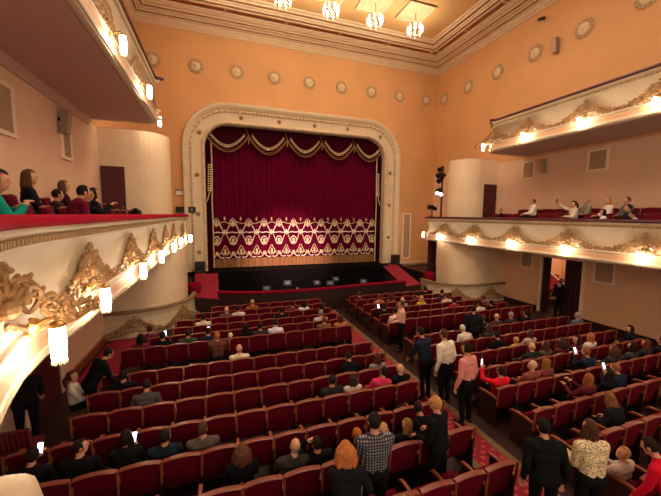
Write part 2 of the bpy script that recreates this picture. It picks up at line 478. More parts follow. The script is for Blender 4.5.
# embroidered band
YE = YC - .105
per = .925
e1 = MB(); e2 = MB()
def ar(mb, pts, r): mb.tube([(x, YE + fold(x, 0) * .6, z) for x, z in pts], r, 4)
nper = int((10.6 + .9) / per) + 1
for k in range(nper):
    x = -.55 + k * per
    if x > 10.7: break
    def S(*pts): return [(x + px, pz) for px, pz in pts]
    ar(e2, S((-.36, 2.92), (-.24, 2.5), (-.05, 2.18)), .03); ar(e2, S((.36, 2.92), (.24, 2.5), (.05, 2.18)), .03)
    ar(e1, S((-.05, 2.18), (-.2, 1.75), (-.33, 1.42)), .028); ar(e1, S((.05, 2.18), (.2, 1.75), (.33, 1.42)), .028)
    for a in range(6):
        an = a * PI / 3 + PI / 6
        e2.ell((x + .10 * math.cos(an), YE - .01, 2.18 + .10 * math.sin(an)), (.075, .03, .035), 6, 4, Matrix.Rotation(-an, 3, 'Y'))
    xc = x + per / 2
    ring = [(xc + .19 * math.cos(t * PI / 8), 1.66 + .25 * math.sin(t * PI / 8)) for t in range(17)]
    ar(e2, ring, .032)
    e1.ell((xc, YE - .02, 1.70), (.10, .03, .10), 8, 5); e1.ell((xc, YE - .02, 1.53), (.13, .03, .09), 8, 5)
    e1.ell((xc, YE, 2.62), (.13, .03, .12), 8, 5); e1.ell((xc, YE, 2.80), (.05, .03, .12), 6, 4)
    ar(e1, [(xc - .30, 2.45), (xc - .16, 2.62), (xc, 2.50), (xc + .16, 2.62), (xc + .30, 2.45)], .025)
    # lilies and loops in the lower tier
    for s in (-1, 1):
        ar(e1, S((s * .02, 1.38), (s * .16, 1.08), (s * .28, .88), (s * .40, .76)), .026)
        ar(e2, S((s * .04, .66), (s * .2, .62), (s * .34, .70), (s * .44, .86), (s * .40, 1.0)), .030)
        e1.ell((x + s * .16, YE - .01, .90), (.05, .03, .16), 6, 4, Matrix.Rotation(s * .5, 3, 'Y'))
    e1.ell((x, YE - .02, .98), (.07, .03, .22), 6, 5)
    e1.ell((xc, YE - .02, .86), (.10, .03, .10), 8, 5)
    ar(e1, [(xc - .12, 2.9), (xc, 3.02), (xc + .12, 2.9)], .02)
    e1.ell((x, YE, 2.98), (.05, .03, .12), 6, 4)
ar(e2, [(cx0 + .4 + (11.1) * i / 90, 2.16 + .02 * math.sin(i * 1.9)) for i in range(91)], .032)
ar(e1, [(cx0 + .4 + (11.1) * i / 120, 2.74 + .05 * math.sin(i * .82)) for i in range(121)], .026)
e1.build('embroidery', M_EMBROID, cu); e2.build('ivory_embroidery', M_EMBWHITE, cu)
# valance with festoons
YV = YC - .38
va = thing('valance', 'scalloped burgundy valance of five swags hanging at the top of the curtain', 'valance', (0, 0, 0))
SW = [(-.6, 1.80), (1.80, 4.08), (4.08, 6.30), (6.30, 8.50), (8.50, 10.65)]
zs, sag = 9.0, .92
vb = MB()
P = []
N = 200
def vz(x):
    for a, b in SW:
        if x <= b: u = (x - a) / (b - a); return zs - sag * max(0, 1 - (2 * u - 1) ** 2)
    return zs
for k in range(9):
    row = []
    for i in range(N + 1):
        x = -.62 + 11.25 * i / N; z0 = vz(x); z = z0 + (9.85 - z0) * k / 8
        row.append((x, YV + .05 * math.sin(9 * z + math.cos(x * 2.8) * 2), z))
    P.append(row)
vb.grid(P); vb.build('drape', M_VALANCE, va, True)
for a, b in SW:
    sw = MB()
    w = b - a
    lo = [(a + w * t / 24, vz(a + w * t / 24)) for t in range(25)]
    sw.tube([(x, YV - .08, z - .02) for x, z in lo], .03, 5); sw.tube([(x, YV - .08, z + .09) for x, z in lo], .014, 4)
    sw.build('swag_trim', M_FRINGE, va)
    lf = MB()
    for t in range(26):
        u = .10 + .8 * t / 25; x = a + w * u; z = zs - sag * (1 - (2 * u - 1) ** 2) * .98 + .27
        z += .12 * abs(2 * u - 1)
        sl = (2 * u - 1)
        for s in (-1, 1):
            lf.ell((x, YV - .09, z + s * .05), (.06, .02, .024), 6, 4, Matrix.Rotation(-sl * .8 + s * .5, 3, 'Y'))
    lf.ell((a + w / 2, YV - .1, zs - sag + .26), (.06, .03, .06), 6, 4)
    lf.build('laurel_trim', M_EMBROID, va)
for a, b in SW[:-1]:
    ts = MB(); ts.tube([(b, YV - .1, zs + .02), (b, YV - .1, zs - .15)], .015, 4)
    ts.lathe([(.02, zs - .12), (.04, zs - .17), (.03, zs - .22), (.045, zs - .42), (0, zs - .42)], (b, YV - .1, 0), 8); ts.build('tassel', M_FRINGE, va)
    tl = MB(); tl.tube([(b, YV - .1, zs + .02), (b - .10, YV - .1, zs + .3), (b - .18, YV - .1, zs + .72)], .014, 4); tl.build('gather_cord', M_FRINGE, va)
# side legs of the curtain with cords
for s, xx in ((-1, -.55), (1, 10.5)):
    t = thing('curtain_tail', 'narrow dark burgundy side drape with gold cord beside the %s' % ('box telescoped lamps' if 0 else ('arch pier nearer the viewer' if s < 0 else 'black monitor speaker')), 'side drape', (xx, YC - .25, 1.25), group='side drapes')
    d = MB()
    P = [[(u * .5 - .25, .06 * math.sin(u * 14), z) for u in [i / 16 for i in range(17)]] for z in [0, 2, 4, 6, 7.9]]
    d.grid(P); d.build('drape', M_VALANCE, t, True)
    c = MB(); x0 = -s * .28
    c.tube([(x0, -.1, 7.6), (x0 - s * .02, -.1, 5.6), (x0 + s * .02, -.1, 4.0), (x0, -.1, 2.0), (x0, -.1, .1)], .035, 5)
    c.tube([(x0 - s * .02, -.1, 5.2), (x0 + s * .22, -.1, 4.2), (x0 + s * .3, -.1, 3.95)], .03, 4); c.build('cord', M_EMBROID, t)
    l = MB()
    for k in range(12):
        z = 4.6 + k * .13
        for q in (-1, 1): l.ell((x0 + s * (.14 - .004 * k) + q * .06, -.1, z), (.07, .02, .04), 6, 4, Matrix.Rotation(q * .6, 3, 'Y'))
    l.build('laurel_trim', M_EMBROID, t)

# black monitors beside the arch
for x, lab in ((11.35, 'black monitor speaker at the foot of the arch by the ramp'), (-1.0, 'black monitor speaker at the arch foot, behind the near box')):
    t = thing('monitor_speaker', lab, 'speaker', (x, 19.15, 1.2), group='monitors by the arch')
    b = MB(); b.box((0, 0, .33), (.5, .35, .66)); b.build('cabinet', M_BLACK, t)
    q = MB(); q.lathe([(.17, 0), (.15, .02), (.06, -.02), (0, .01)], (0, -.18, .24), 14, Matrix.Rotation(PI / 2, 3, 'X')); q.lathe([(.08, 0), (.06, .02), (0, .0)], (0, -.18, .52), 12, Matrix.Rotation(PI / 2, 3, 'X')); q.build('driver', M_BLACK, t)
# grille panel on the stage wall and its sill
t = thing('grille_panel', 'tall beige ventilation grille between arch and stage box', 'grille', (12.45, YB - .02, 1.55), group='wall grilles')
b = MB(); b.box((0, 0, 1.55), (.5, .03, 3.0)); 
for k in range(30): b.box((0, -.025, .15 + k * .1), (.46, .02, .03))
b.build('slats', M_GRILLE, t)
f = MB(); f.box((-.29, -.01, 1.55), (.08, .06, 3.2)); f.box((.29, -.01, 1.55), (.08, .06, 3.2)); f.box((0, -.01, 3.1), (.5, .06, .08)); f.box((0, -.01, 0), (.5, .06, .08)); f.build('frame', M_VENTFRAME, t)
bb = MB(); bb.box((13.1, YB - .06, 1.22), (2.3, .12, .16)); struct('baseboard_back', bb, M_CREAM)
fb = MB(); fb.box((13.3, 17.6, .5), (2.5, 4.0, 1.0)); fb.box((-2.6, 17.9, .5), (2.5, 3.4, 1.0)); struct('floor_forestage', fb, M_DARKWOOD)

# ---------------------------------------------------------------- orchestra pit
pit_path = [(-.05, 15.1), (.6, 14.75), (1.7, 14.45), (2.8, 14.33), (4.0, 14.32), (5.4, 14.42), (6.72, 14.6), (8.2, 14.72), (9.4, 14.75)]
pw = thing('pit_barrier', 'curved dark barrier with crimson padded top in front of the orchestra pit', 'barrier', (0, 0, 0))
b = MB(); sweep(b, [(-.06, -1.5), (-.06, .96), (.06, .96), (.06, 0), (.06, -1.5)], pit_path, 1); b.build('panel', M_DARKWOOD, pw)
b = MB(); sweep(b, [(-.12, .97), (-.13, 1.03), (-.1, 1.07), (.08, 1.07), (.12, 1.03), (.11, .95)], pit_path, 1, None, True); b.build('padded_top', M_PITRAIL, pw)
# ramps from stalls to stage
for q, lab in (([(-1.02, 15.5, .74), (-.03, 14.95, .74), (-.07, 18.9, 1.24), (-1.29, 19.1, 1.24)], 'crimson carpeted ramp to the stage beside the near drum wall'),
          ([(9.35, 14.75, .74), (10.6, 15.1, .74), (11.4, 19.1, 1.24), (10.35, 19.3, 1.24)], 'crimson carpeted ramp to the stage beside the far box')):
    c = Vector((0, 0, 0))
    for p in q: c += Vector(p) / 4
    c.z = 0
    t = thing('stage_ramp', lab, 'ramp', c, group='ramps to the stage')
    L = [Vector(p) - c for p in q]
    b = MB(); b._add([(p.x, p.y, p.z - .03) for p in L] + [(p.x, p.y, 0) for p in L], [(0, 1, 2, 3), (7, 6, 5, 4), (0, 4, 5, 1), (1, 5, 6, 2), (2, 6, 7, 3), (3, 7, 4, 0)]); b.build('base', M_DARKWOOD, t)
    b = MB(); b._add([(p.x, p.y, p.z) for p in L] + [(p.x, p.y, p.z - .03) for p in L], [(0, 1, 2, 3), (7, 6, 5, 4), (0, 4, 5, 1), (1, 5, 6, 2), (2, 6, 7, 3), (3, 7, 4, 0)]); b.build('carpet', M_CARPET, t)
M_SHEET = mat('glowing_music_sheet', '#6a7080', .8, emit=.05, emit_col='#8fa8ff')  # faint bluish emission stands in for stand-lamp light on the paper
for i, (x, y) in enumerate([(2.3, 16.6), (3.6, 17.6), (5.2, 17.2), (5.9, 16.9), (6.6, 17.9), (7.9, 16.8)]):
    t = thing('music_stand', 'black music stand with pale glowing sheet in the dark pit, %s along the barrier' % ORD[i + 1], 'music stand', (x, y, -.8), rnd.uniform(-.4, .4), 'music stands in the pit')
    b = MB(); b.tube([(0, 0, .0), (0, 0, 1.42)], .02, 5)
    for k in range(3): b.tube([(0, 0, .12), (.28 * math.cos(k * 2.1), .28 * math.sin(k * 2.1), 0)], .014, 4)
    b.build('stand', M_BLACK, t)
    R = Matrix.Rotation(-.5, 3, 'X')
    b = MB(); b.box((0, 0, 1.50), (.42, .02, .28), R); b.build('desk', M_BLACK, t)
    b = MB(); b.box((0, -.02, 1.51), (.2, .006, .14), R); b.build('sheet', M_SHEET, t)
# ================================================================ BALCONIES
FASCIA = [(.07, 4.36), (.07, 4.30), (.03, 4.28), (.03, 4.18), (.01, 4.15), (-.03, 4.02), (-.05, 3.85), (-.04, 3.68), (.0, 3.50), (.02, 3.44)]
BAND1 = [(.02, 3.44), (.06, 3.43), (.075, 3.40), (.06, 3.37), (.04, 3.36), (.04, 3.34)]
BAND2 = [(.04, 3.34), (.05, 3.30), (.06, 3.18)]
BAND3 = [(.06, 3.18), (.075, 3.17), (.08, 3.12), (.065, 3.08), (.03, 3.08), (.03, 3.05), (.0, 3.04), (-.05, 3.04), (-.07, 3.08), (-.13, 3.08)]
RAIL = [(.10, 4.36), (.12, 4.40), (.10, 4.45), (.04, 4.475), (-.20, 4.475), (-.26, 4.44), (-.26, 4.36)]

def spiral(cx, cy, r0, r1, a0, turns, n=18):
    return [(cx + (r0 + (r1 - r0) * i / n) * math.cos(a0 + turns * 2 * PI * i / n), cy + (r0 + (r1 - r0) * i / n) * math.sin(a0 + turns * 2 * PI * i / n)) for i in range(n + 1)]
def scroll_mesh():
    """one bay of gilded rocaille: u along the front, v up, w out"""
    r = random.Random(11)
    m = MB()
    tube = lambda pts, rr: m.tube([(u, .03 + .012 * math.sin(i), v) for i, (u, v) in enumerate(pts)], rr, 5)
    def leaf(u, v, a, l, wd=.03): m.ell((u, .035, v), (l, .03, wd), 6, 4, Matrix.Rotation(-a, 3, 'Y'))
    # crest
    m.ell((0, .04, .62), (.03, .03, .045), 6, 5); leaf(-.045, .585, .2, .045); leaf(.045, .585, -.2, .045); leaf(0, .54, PI / 2, .06, .03)
    # shell fan
    for k in range(7):
        a = PI * (k + .5) / 7; leaf(.13 * math.cos(a), .30 + .13 * math.sin(a), a, .11, .032)
    m.ell((0, .06, .28), (.09, .05, .075), 8, 5)
    for s in (-1, 1):
        P = lambda pts: [(s * u, v) for u, v in pts]
        tube(P(spiral(.20, .30, .13, .03, PI / 2, -1.4)), [.028 - .0007 * i for i in range(19)])
        tube(P(spiral(.40, .20, .12, .03, PI * .8, -1.5)), [.028 - .0007 * i for i in range(19)])
        tube(P(spiral(.62, .11, .09, .02, PI * .8, -1.4)), [.024 - .0006 * i for i in range(19)])
        tube(P(spiral(.84, .07, .075, .02, PI * .2, 1.3)), [.022 - .0006 * i for i in range(19)])
        tube(P([(.03, .49), (.12, .50), (.21, .47), (.29, .40), (.34, .30), (.42, .22), (.52, .24), (.62, .21), (.72, .12), (.86, .12), (1.02, .07)]), [.024] * 11)
        tube(P([(.0, .16), (.12, .10), (.26, .05), (.42, .02), (.60, -.02), (.8, -.02), (1.05, .03)]), [.024] * 7)
        for k in range(64):
            u = .04 + 1.0 * r.random() ** 1.3; top = np.interp(u, [0, .22, .33, .45, .62, .75, 1.05], [.50, .47, .32, .22, .21, .12, .08]) + .03 * r.uniform(-1, 1)
            v = r.uniform(.0, max(.06, top)); leaf(s * u, v, r.uniform(-1.2, 1.2) + s * -.4, r.uniform(.028, .06), r.uniform(.014, .024))
        for k in range(8):
            u = .10 + .115 * k; leaf(s * u, np.interp(u, [0, .22, .33, .45, .62, .75, 1.05], [.52, .50, .36, .25, .25, .15, .12]), s * (.9 - .05 * k), .05, .02)
    return m
_sm = scroll_mesh()
scroll_proto = None
def make_scroll(parent, loc, rz, scale=(1, 1, 1)):
    global scroll_proto
    if scroll_proto is None:
        o = _sm.build('gilded_scrollwork', M_GOLD, parent); scroll_proto = o
    else:
        o = scroll_proto.copy(); COL.objects.link(o); o.parent = parent
    o.location = loc; o.rotation_euler = (0, 0, rz); o.scale = scale
    return o

def sconce(loc, rz, lab, grp):
    """front lamp: bracket at the moulding, crystal shade hanging in front; local +Y points out from the front"""
    t = thing('balcony_lamp', lab, 'lamp', loc, rz, grp)
    b = MB(); b.lathe([(0, 0), (.06, .0), (.07, .02), (.03, .04), (0, .05)], (0, 0, .12), 10, Matrix.Rotation(-PI / 2, 3, 'X'))
    b.tube([(0, .02, .12), (0, .10, .17), (0, .18, .20), (0, .20, .16)], .014, 5); b.build('bracket', M_BRASS, t)
    c = MB(); c.lathe([(0, .17), (.03, .16), (.055, .14), (.058, .11)], (0, .20, 0), 12); c.build('canopy', M_BRASS, t)
    s = MB()
    pr = []
    seg = 18; vs = []
    prof = [(.042, .13), (.053, .09), (.055, -.05), (.053, -.14), (.047, -.17)]
    for r, z in prof: vs.append([((r + .004 * (j % 2)) * math.cos(2 * PI * j / seg), .20 + (r + .004 * (j % 2)) * math.sin(2 * PI * j / seg), z - (.025 * (j % 2) if z < -.15 else 0)) for j in range(seg + 1)])
    s.grid(vs); s.build('shade', M_SHADE, t)
    f = MB()
    for j in range(9):
        a = 2 * PI * j / 9; f.ell((.048 * math.cos(a), .20 + .048 * math.sin(a), -.20), (.014, .014, .03), 5, 4)
    f.build('crystal_fringe', M_CRYSTAL, t)
    return t

def balcony(lab, path, side, dz, wallx, lamp_names, lamps, grp, bays, slab_extra, end_y, dl=0., sc_at=None):
    """path in plan; side: +1 when outward is the path's left normal"""
    t = thing('balcony', lab, 'balcony', (0, 0, 0), group='balconies')
    sh = lambda pr: [(d, z + dz) for d, z in pr]
    b = MB(); sweep(b, sh(FASCIA), path, side); b.build('parapet', M_CREAM, t, True)
    b = MB(); sweep(b, sh(BAND1), path, side); sweep(b, sh(BAND3), path, side); b.build('lower_moulding', M_CREAM, t)
    b = MB(); sweep(b, sh(BAND2), path, side); b.build('blush_band', M_BAND, t)
    b = MB(); sweep(b, sh(RAIL), path, side, None, True); b.build('plush_rail', M_RAIL if dz == 0 and wallx < 0 else M_MAROON, t)
    b = MB(); N = path_normals(path, side); sweep(b, [(-.2, 4.36 + dz), (-.2, 3.1 + dz)], path, side); b.build('inner_face', M_MAROON, t)
    d = MB()
    for p, tt, n in resample(path, .08):
        q = p + n * side * .045
        R = Matrix.Rotation(math.atan2(tt.y, tt.x), 3, 'Z')
        d.box((q.x, q.y, 4.235 + dz), (.04, .06, .06), R)
    d.build('dentil_moulding', M_DENTIL, t)
    fl = MB(); inn = [tuple(Vector(p) - n * .12) for p, n in zip(path, N)]
    fl.prism([tuple(p) for p in inn] + slab_extra, 3.06 + dz, 3.32 + dz); fl.build('floor_slab', M_SOFFIT, t)
    SS = resample(path, bays)
    if sc_at: SS = [(Vector((x, y)), None, Vector((nx, ny)) * side) for x, y, nx, ny in sc_at]
    for p, tt, n in SS:
        nn = n * side
        make_scroll(t, (p.x - nn.x * .02, p.y - nn.y * .02, 3.40 + dz), math.atan2(nn.y, nn.x) - PI / 2, (bays / 2.0, 1, 1.06))
    for i, (x, y, nx, ny) in enumerate(lamps):
        sconce((x + nx * .065, y + ny * .065, 3.40 + dz + dl), math.atan2(ny, nx) - PI / 2, lamp_names[i], grp)
    return t

BLx, BRx = -1.70, 11.96
# lower balcony on the near side: runs from the rear corner to the stage
pl = [(-.6, -.3), (-.65, .3), (-.78, .8), (-1.0, 1.4), (-1.22, 1.95), (-1.40, 2.4), (-1.54, 2.85), (-1.65, 3.3), (BLx, 3.8), (BLx, 14.0), (-1.66, 15.0), (-1.48, 16.0), (-1.42, 16.9)]
ll = [(-1.60, 3.42, .97, -.25), (BLx, 4.95, 1, 0), (BLx, 7.25, 1, 0), (BLx, 9.5, 1, 0), (BLx, 12.1, 1, 0), (BLx, 14.3, 1, 0), (-1.48, 16.2, 1, 0)]
balcony('cream and gilt box balcony with crimson rail reaching toward the stage, beside the viewer', pl, -1, 0, XL,
        ['lit crystal lamp on crimson-railed balcony front, %s counted from the viewer' % ORD[i + 1] for i in range(7)], ll, 'lamps on the crimson-railed balcony', 2.2,
        [(XL, 16.9), (XL, -.3)], 16.9, 0, [(-1.66, 3.3, .97, -.25), (BLx, 5.3, 1, 0), (BLx, 7.6, 1, 0), (BLx, 10.0, 1, 0), (BLx, 12.3, 1, 0), (BLx, 14.4, 1, 0), (-1.52, 16.1, 1, .05)])
# lower balcony across the hall
prr = [(BRx, 2.0), (BRx, 13.7), (BRx + .08, 13.75), (BRx + .08, 16.5)] + arc(BRx + .48, 16.5, .4, 180, 90, 5) + [(14.3, 16.9)]
lr = [(BRx, 3.7, -1, 0), (BRx, 5.95, -1, 0), (BRx, 8.2, -1, 0), (BRx, 10.5, -1, 0), (BRx, 12.85, -1, 0), (BRx + .08, 15.3, -1, 0), (BRx + .2, 16.78, -.7, .7)]
balcony('cream and gilt lower balcony across the hall above the open doorway', prr, 1, 0, XR,
        ['lit crystal lamp on the lower balcony across the hall, %s counted from the stage' % ORD[7 - i] for i in range(7)], lr, 'lamps on the far lower balcony', 2.3,
        [(XR, 16.9), (XR, 2.0)], 16.9, 0, [(BRx, y, -1, 0) for y in (3.7, 5.95, 8.2, 10.5, 12.85)] + [(BRx + .08, 15.2, -1, 0)])
# upper balconies
UL = -1.88
pu = [(UL, 2.0), (UL, 12.2)] + arc(UL - .5, 12.2, .5, 0, 90, 5) + [(XL, 12.7)]
lul = [(UL, 3.0, 1, 0), (UL, 5.2, 1, 0), (UL, 7.4, 1, 0), (UL, 9.9, 1, 0), (UL - .1, 12.62, .6, .8)]
balcony('cream and gilt upper balcony overhead above the crimson-railed one', pu, -1, 4.45, XL,
        ['lit crystal lamp on overhead upper balcony, %s counted from its stage end' % ORD[5 - i] for i in range(5)], lul, 'lamps on the overhead balcony', 2.2,
        [(XL, 2.0)], 12.7, -.15, [(UL, y, 1, 0) for y in (3.0, 5.2, 7.4, 9.9, 11.8)])
UR = 12.05
pu2 = [(UR, 2.0), (UR, 11.9)] + arc(UR + .5, 11.9, .5, 180, 90, 5) + [(XR, 12.4)]
lur = [(UR, 3.8, -1, 0), (UR, 6.0, -1, 0), (UR, 8.05, -1, 0), (UR, 10.25, -1, 0), (UR + .1, 12.3, -.8, .6)]
balcony('cream and gilt upper balcony across the hall with thin maroon rail', pu2, 1, 4.45, XR,
        ['lit crystal lamp on upper balcony across the hall, %s counted from its stage end' % ORD[5 - i] for i in range(5)], lur, 'lamps on the far upper balcony', 2.25,
        [(XR, 2.0)], 12.4, -.05, [(UR, y, -1, 0) for y in (3.8, 6.0, 8.05, 10.25, 11.95)])
# stepped floors of the boxes
bx = MB(); bx.prism([(12.25, 2), (XR, 2), (XR, 14.0), (12.25, 14.0)], 3.3, 3.78); bx.prism([(13.35, 2), (XR, 2), (XR, 14.0), (13.35, 14.0)], 3.78, 4.0); struct('floor_box_right', bx, M_DARKWOOD)
bx = MB(); bx.prism([(-1.83, 2), (XL, 2), (XL, 13.4), (-1.83, 13.4)], 3.3, 3.72); bx.prism([(-2.75, 2), (XL, 2), (XL, 13.4), (-2.75, 13.4)], 3.72, 3.92); struct('floor_box_left', bx, M_DARKWOOD)
sm = MB()
sweep(sm, [(0, 7.28), (.05, 7.28), (.05, 7.36), (.10, 7.40), (.10, 7.51), (0, 7.51)], [(XL, 2), (XL, 12.6)], -1)
struct('trim_10', sm, M_SOFFIT)

# ---------------------------------------------------------------- drums at the ends of the boxes
def strip(name, path, z0, z1, m, th=.12, side=1):
    b = MB(); sweep(b, [(0, z0), (0, z1), (-th, z1), (-th, z0)], path, side, None, True); return struct(name, b, m, False)
# far side, box level: flat part with door, then rounding to the front
dr_up = [(XR, 14.0), (13.45, 14.0)] + arc(13.45, 15.2, 1.2, 270, 180, 10)[1:] + [(13.0, 15.6), (XR, 15.6)]
strip('wall_drum_right_upper', dr_up, 3.3, 7.55, M_DRUM, .12, 1)
dr_lo = [(XR, 13.35)] + [(13.5, 13.35)] + arc(13.5, 14.85, 1.5, 270, 180, 10)[1:] + [(12.0, 15.6), (XR, 15.7)]
strip('wall_drum_right_lower', dr_lo, 0, 3.1, M_DRUM, .12, 1)
dl_up = [(XL, 13.4), (-2.72, 13.4)] + arc(-2.72, 14.4, 1.0, 270, 360, 10)[1:] + [(XL, 14.7)]
strip('wall_drum_left_upper', dl_up, 3.3, 7.4, M_DRUM, .12, -1)
dl_lo = [(XL, 13.3), (-2.85, 13.3)] + arc(-2.85, 14.8, 1.5, 270, 360, 10)[1:] + [(-1.35, 15.6), (XL, 15.7)]
strip('wall_drum_left_lower', dl_lo, 0, 3.1, M_DRUM, .12, -1)
cap = MB(); cap.prism(dr_up, 7.55, 7.58); struct('ceiling_drum_right', cap, M_SOFFIT)
cap = MB(); cap.prism(dl_up, 7.4, 7.43); struct('ceiling_drum_left', cap, M_SOFFIT)
def flat_door(name, x0, x1, y, z0, z1, knobx):
    b = MB(); b.box(((x0 + x1) / 2, y, (z0 + z1) / 2), (x1 - x0, .05, z1 - z0)); o = struct(name, b, M_MAROON)
    p = MB()
    for (za, zb) in ((z0 + .15, z0 + (z1 - z0) * .42), (z0 + (z1 - z0) * .48, z1 - .15)):
        p.box(((x0 + x1) / 2, y - .03, (za + zb) / 2), ((x1 - x0) * .66, .02, zb - za))
    p.build('door_panel', M_MAROON, o)
    k = MB(); k.ell((knobx, y - .07, z0 + 1.0), (.03, .04, .03), 8, 6); k.build('knob', M_BRASS, o)
flat_door('door_1', 13.62, 14.45, 13.97, 3.85, 6.25, 13.72)
flat_door('door_2', -3.8, -3.08, 13.37, 3.7, 6.12, -3.16)

# ground floor box parapets with gilding, wrapped in front of the drums
def box_parapet(lab, path, side, nsc):
    t = thing('box_parapet', lab, 'parapet', (0, 0, 0), group='ground floor box parapets')
    b = MB(); sweep(b, [(0, 0), (.03, .02), (.03, .12), (.0, .14), (-.03, .4), (-.03, .7), (.02, .88), (.02, .9)], path, side); b.build('panel', M_CREAM, t, False)
    b = MB(); sweep(b, [(.0, .90), (.06, .91), (.07, .96), (.04, 1.0), (-.12, 1.0), (-.12, .9)], path, side, None, True); b.build('rail', M_RAILDK, t)
    b = MB(); sweep(b, [(-.1, .9), (-.1, 0)], path, side); b.build('inner_face', M_MAROON, t)
    for p, tt, n in resample(path, nsc):
        nn = n * side; make_scroll(t, (p.x - nn.x * .01, p.y - nn.y * .01, .16), math.atan2(nn.y, nn.x) - PI / 2, (nsc / 2.05, 1, 1.05))
box_parapet('curved cream and gilt box parapet on the stalls floor under the crimson-railed balcony', [(XL, 12.95), (-3.1, 12.98), (-2.4, 13.2), (-1.75, 13.65), (-1.3, 14.25), (-1.1, 14.8), (-1.05, 15.6)], -1, 1.85)
box_parapet('curved cream and gilt box parapet on the stalls floor across the hall', [(XR, 13.1), (12.8, 13.05), (12.0, 13.2), (11.4, 13.5), (11.0, 14.0), (10.85, 14.6), (10.8, 15.4)], 1, 2.0)
# red upholstered pads inside the boxes
for x, y, lab in ((-1.12, 16.15, 'round crimson box chair behind the near parapet by the ramp'), (11.5, 15.6, 'round crimson box chair behind the far parapet by the ramp')):
    t = thing('box_chair', lab, 'chair', (x, y, .0), group='ground floor box chairs')
    b = MB(); b.lathe([(0, .80), (.2, .80), (.26, .86), (.24, .94), (0, .96)], (0, 0, 0), 16); b.build('seat', M_PITRAIL, t, True)
    b = MB(); b.lathe([(.28, .88), (.30, 1.2), (.27, 1.28), (.22, 1.2), (.22, .88)], (0, 0, 0), 16); b.build('backrest', M_PITRAIL, t, True)
    for k in range(4):
        l = MB(); a = k * PI / 2 + .78; l.tube([(.18 * math.cos(a), .18 * math.sin(a), .82), (.22 * math.cos(a), .22 * math.sin(a), 0)], .025, 6); l.build('leg', M_DARKWOOD, t)
dp = MB(); P = []
for z in (.9, 1.6, 2.4, 3.05): P.append([(12.15 + .6 * u, 16.7 + .05 * math.sin(u * 30), z) for u in [i / 14 for i in range(15)]])
dp.grid(P); tag(dp.build('box_drape', M_DRAPE, None, True), 'maroon drape hanging at the stage end of the far ground box', 'drape')

# ---------------------------------------------------------------- open doorway across the hall
co = MB()
co.box((XR + 1.9, DY0 - 1.0, 1.5), (3.4, .1, 3.4)); co.box((XR + 1.9, DY1 + 1.6, 1.5), (3.4, .1, 3.4)); co.box((XR + 3.6, 10.4, 1.5), (.1, 5, 3.4)); co.box((XR + 1.9, 10.4, 3.1), (3.6, 5, .1))
struct('wall_corridor', co, M_STALLWALL)
cfm = MB(); cfm.box((XR + 1.9, 10.4, -.06), (3.6, 5, .12)); struct('floor_corridor', cfm, M_DARKWOOD)
jb = MB()
for y in (DY0, DY1): jb.box((XR - .02, y, DZ / 2), (.1, .10, DZ + .05))
jb.box((XR - .02, (DY0 + DY1) / 2, DZ + .03), (.1, DY1 - DY0 + .1, .10)); struct('trim_11', jb, M_VENTFRAME)
for ya, yb, lab in ((9.22, 10.05, 'dark plum door drape on the viewer side of the open doorway'), (10.68, 11.1, 'plum door drape on the stage side of the open doorway')):
    d = MB(); P = []
    for z in (.01, .8, 1.6, 2.66): P.append([(XR + .06 + .04 * math.sin(u * 26), ya + (yb - ya) * u, z) for u in [i / 20 for i in range(21)]])
    d.grid(P); tag(d.build('door_drape', M_DRAPE, None, True), lab, 'drape', 'drapes of the open doorway')
stc = thing('staircase', 'red carpeted staircase with white edges seen through the open doorway', 'staircase', (XR + 2.0, 11.4, 0))
for k in range(9):
    b = MB(); b.box((.3, -.2 + .28 * k - .6, .085 + .17 * k), (1.6, .3, .17)); b.build('step', M_CARPET, stc)
b = MB(); b.tube([(-.55, -.9, .95), (-.55, 1.6, 2.45)], .04, 6); b.tube([(-.55, -.9, .1), (-.55, -.9, .95)], .04, 6); b.tube([(-.55, .4, .7), (-.55, .4, 1.75)], .03, 6); b.build('handrail', M_WHITE, stc)
pl_ = bpy.data.lights.new('corridor_light', 'POINT'); pl_.energy = 60; pl_.color = (1, .8, .62); pl_.shadow_soft_size = .2
plo = bpy.data.objects.new('corridor_light', pl_); COL.objects.link(plo); plo.location = (XR + 2.3, 10.6, 2.7)
# dark door under the near balcony
b = MB(); b.box((XL + .02, 8.7, 1.2), (.06, 1.5, 2.4)); o = struct('door_3', b, M_MAROON)
k = MB(); k.ell((XL + .09, 9.3, 1.05), (.04, .03, .03), 8, 6); k.build('knob', M_BRASS, o)
jb = MB()
for y in (7.9, 9.5): jb.box((XL + .04, y, 1.22), (.10, .12, 2.44))
jb.box((XL + .04, 8.7, 2.45), (.1, 1.72, .12)); struct('trim_12', jb, M_VENTFRAME)
bb = MB(); bb.box((XL + .03, 11.2, .12), (.06, 3.3, .24)); bb.box((XL + .03, 4, .12), (.06, 7.6, .24)); struct('baseboard_left', bb, M_WOOD)
bb = MB(); bb.box((XR - .03, 4.0, .12), (.06, 10.3, .24)); bb.box((XR - .03, 12.2, .12), (.06, 2.0, .24)); struct('baseboard_right', bb, M_DARKWOOD)

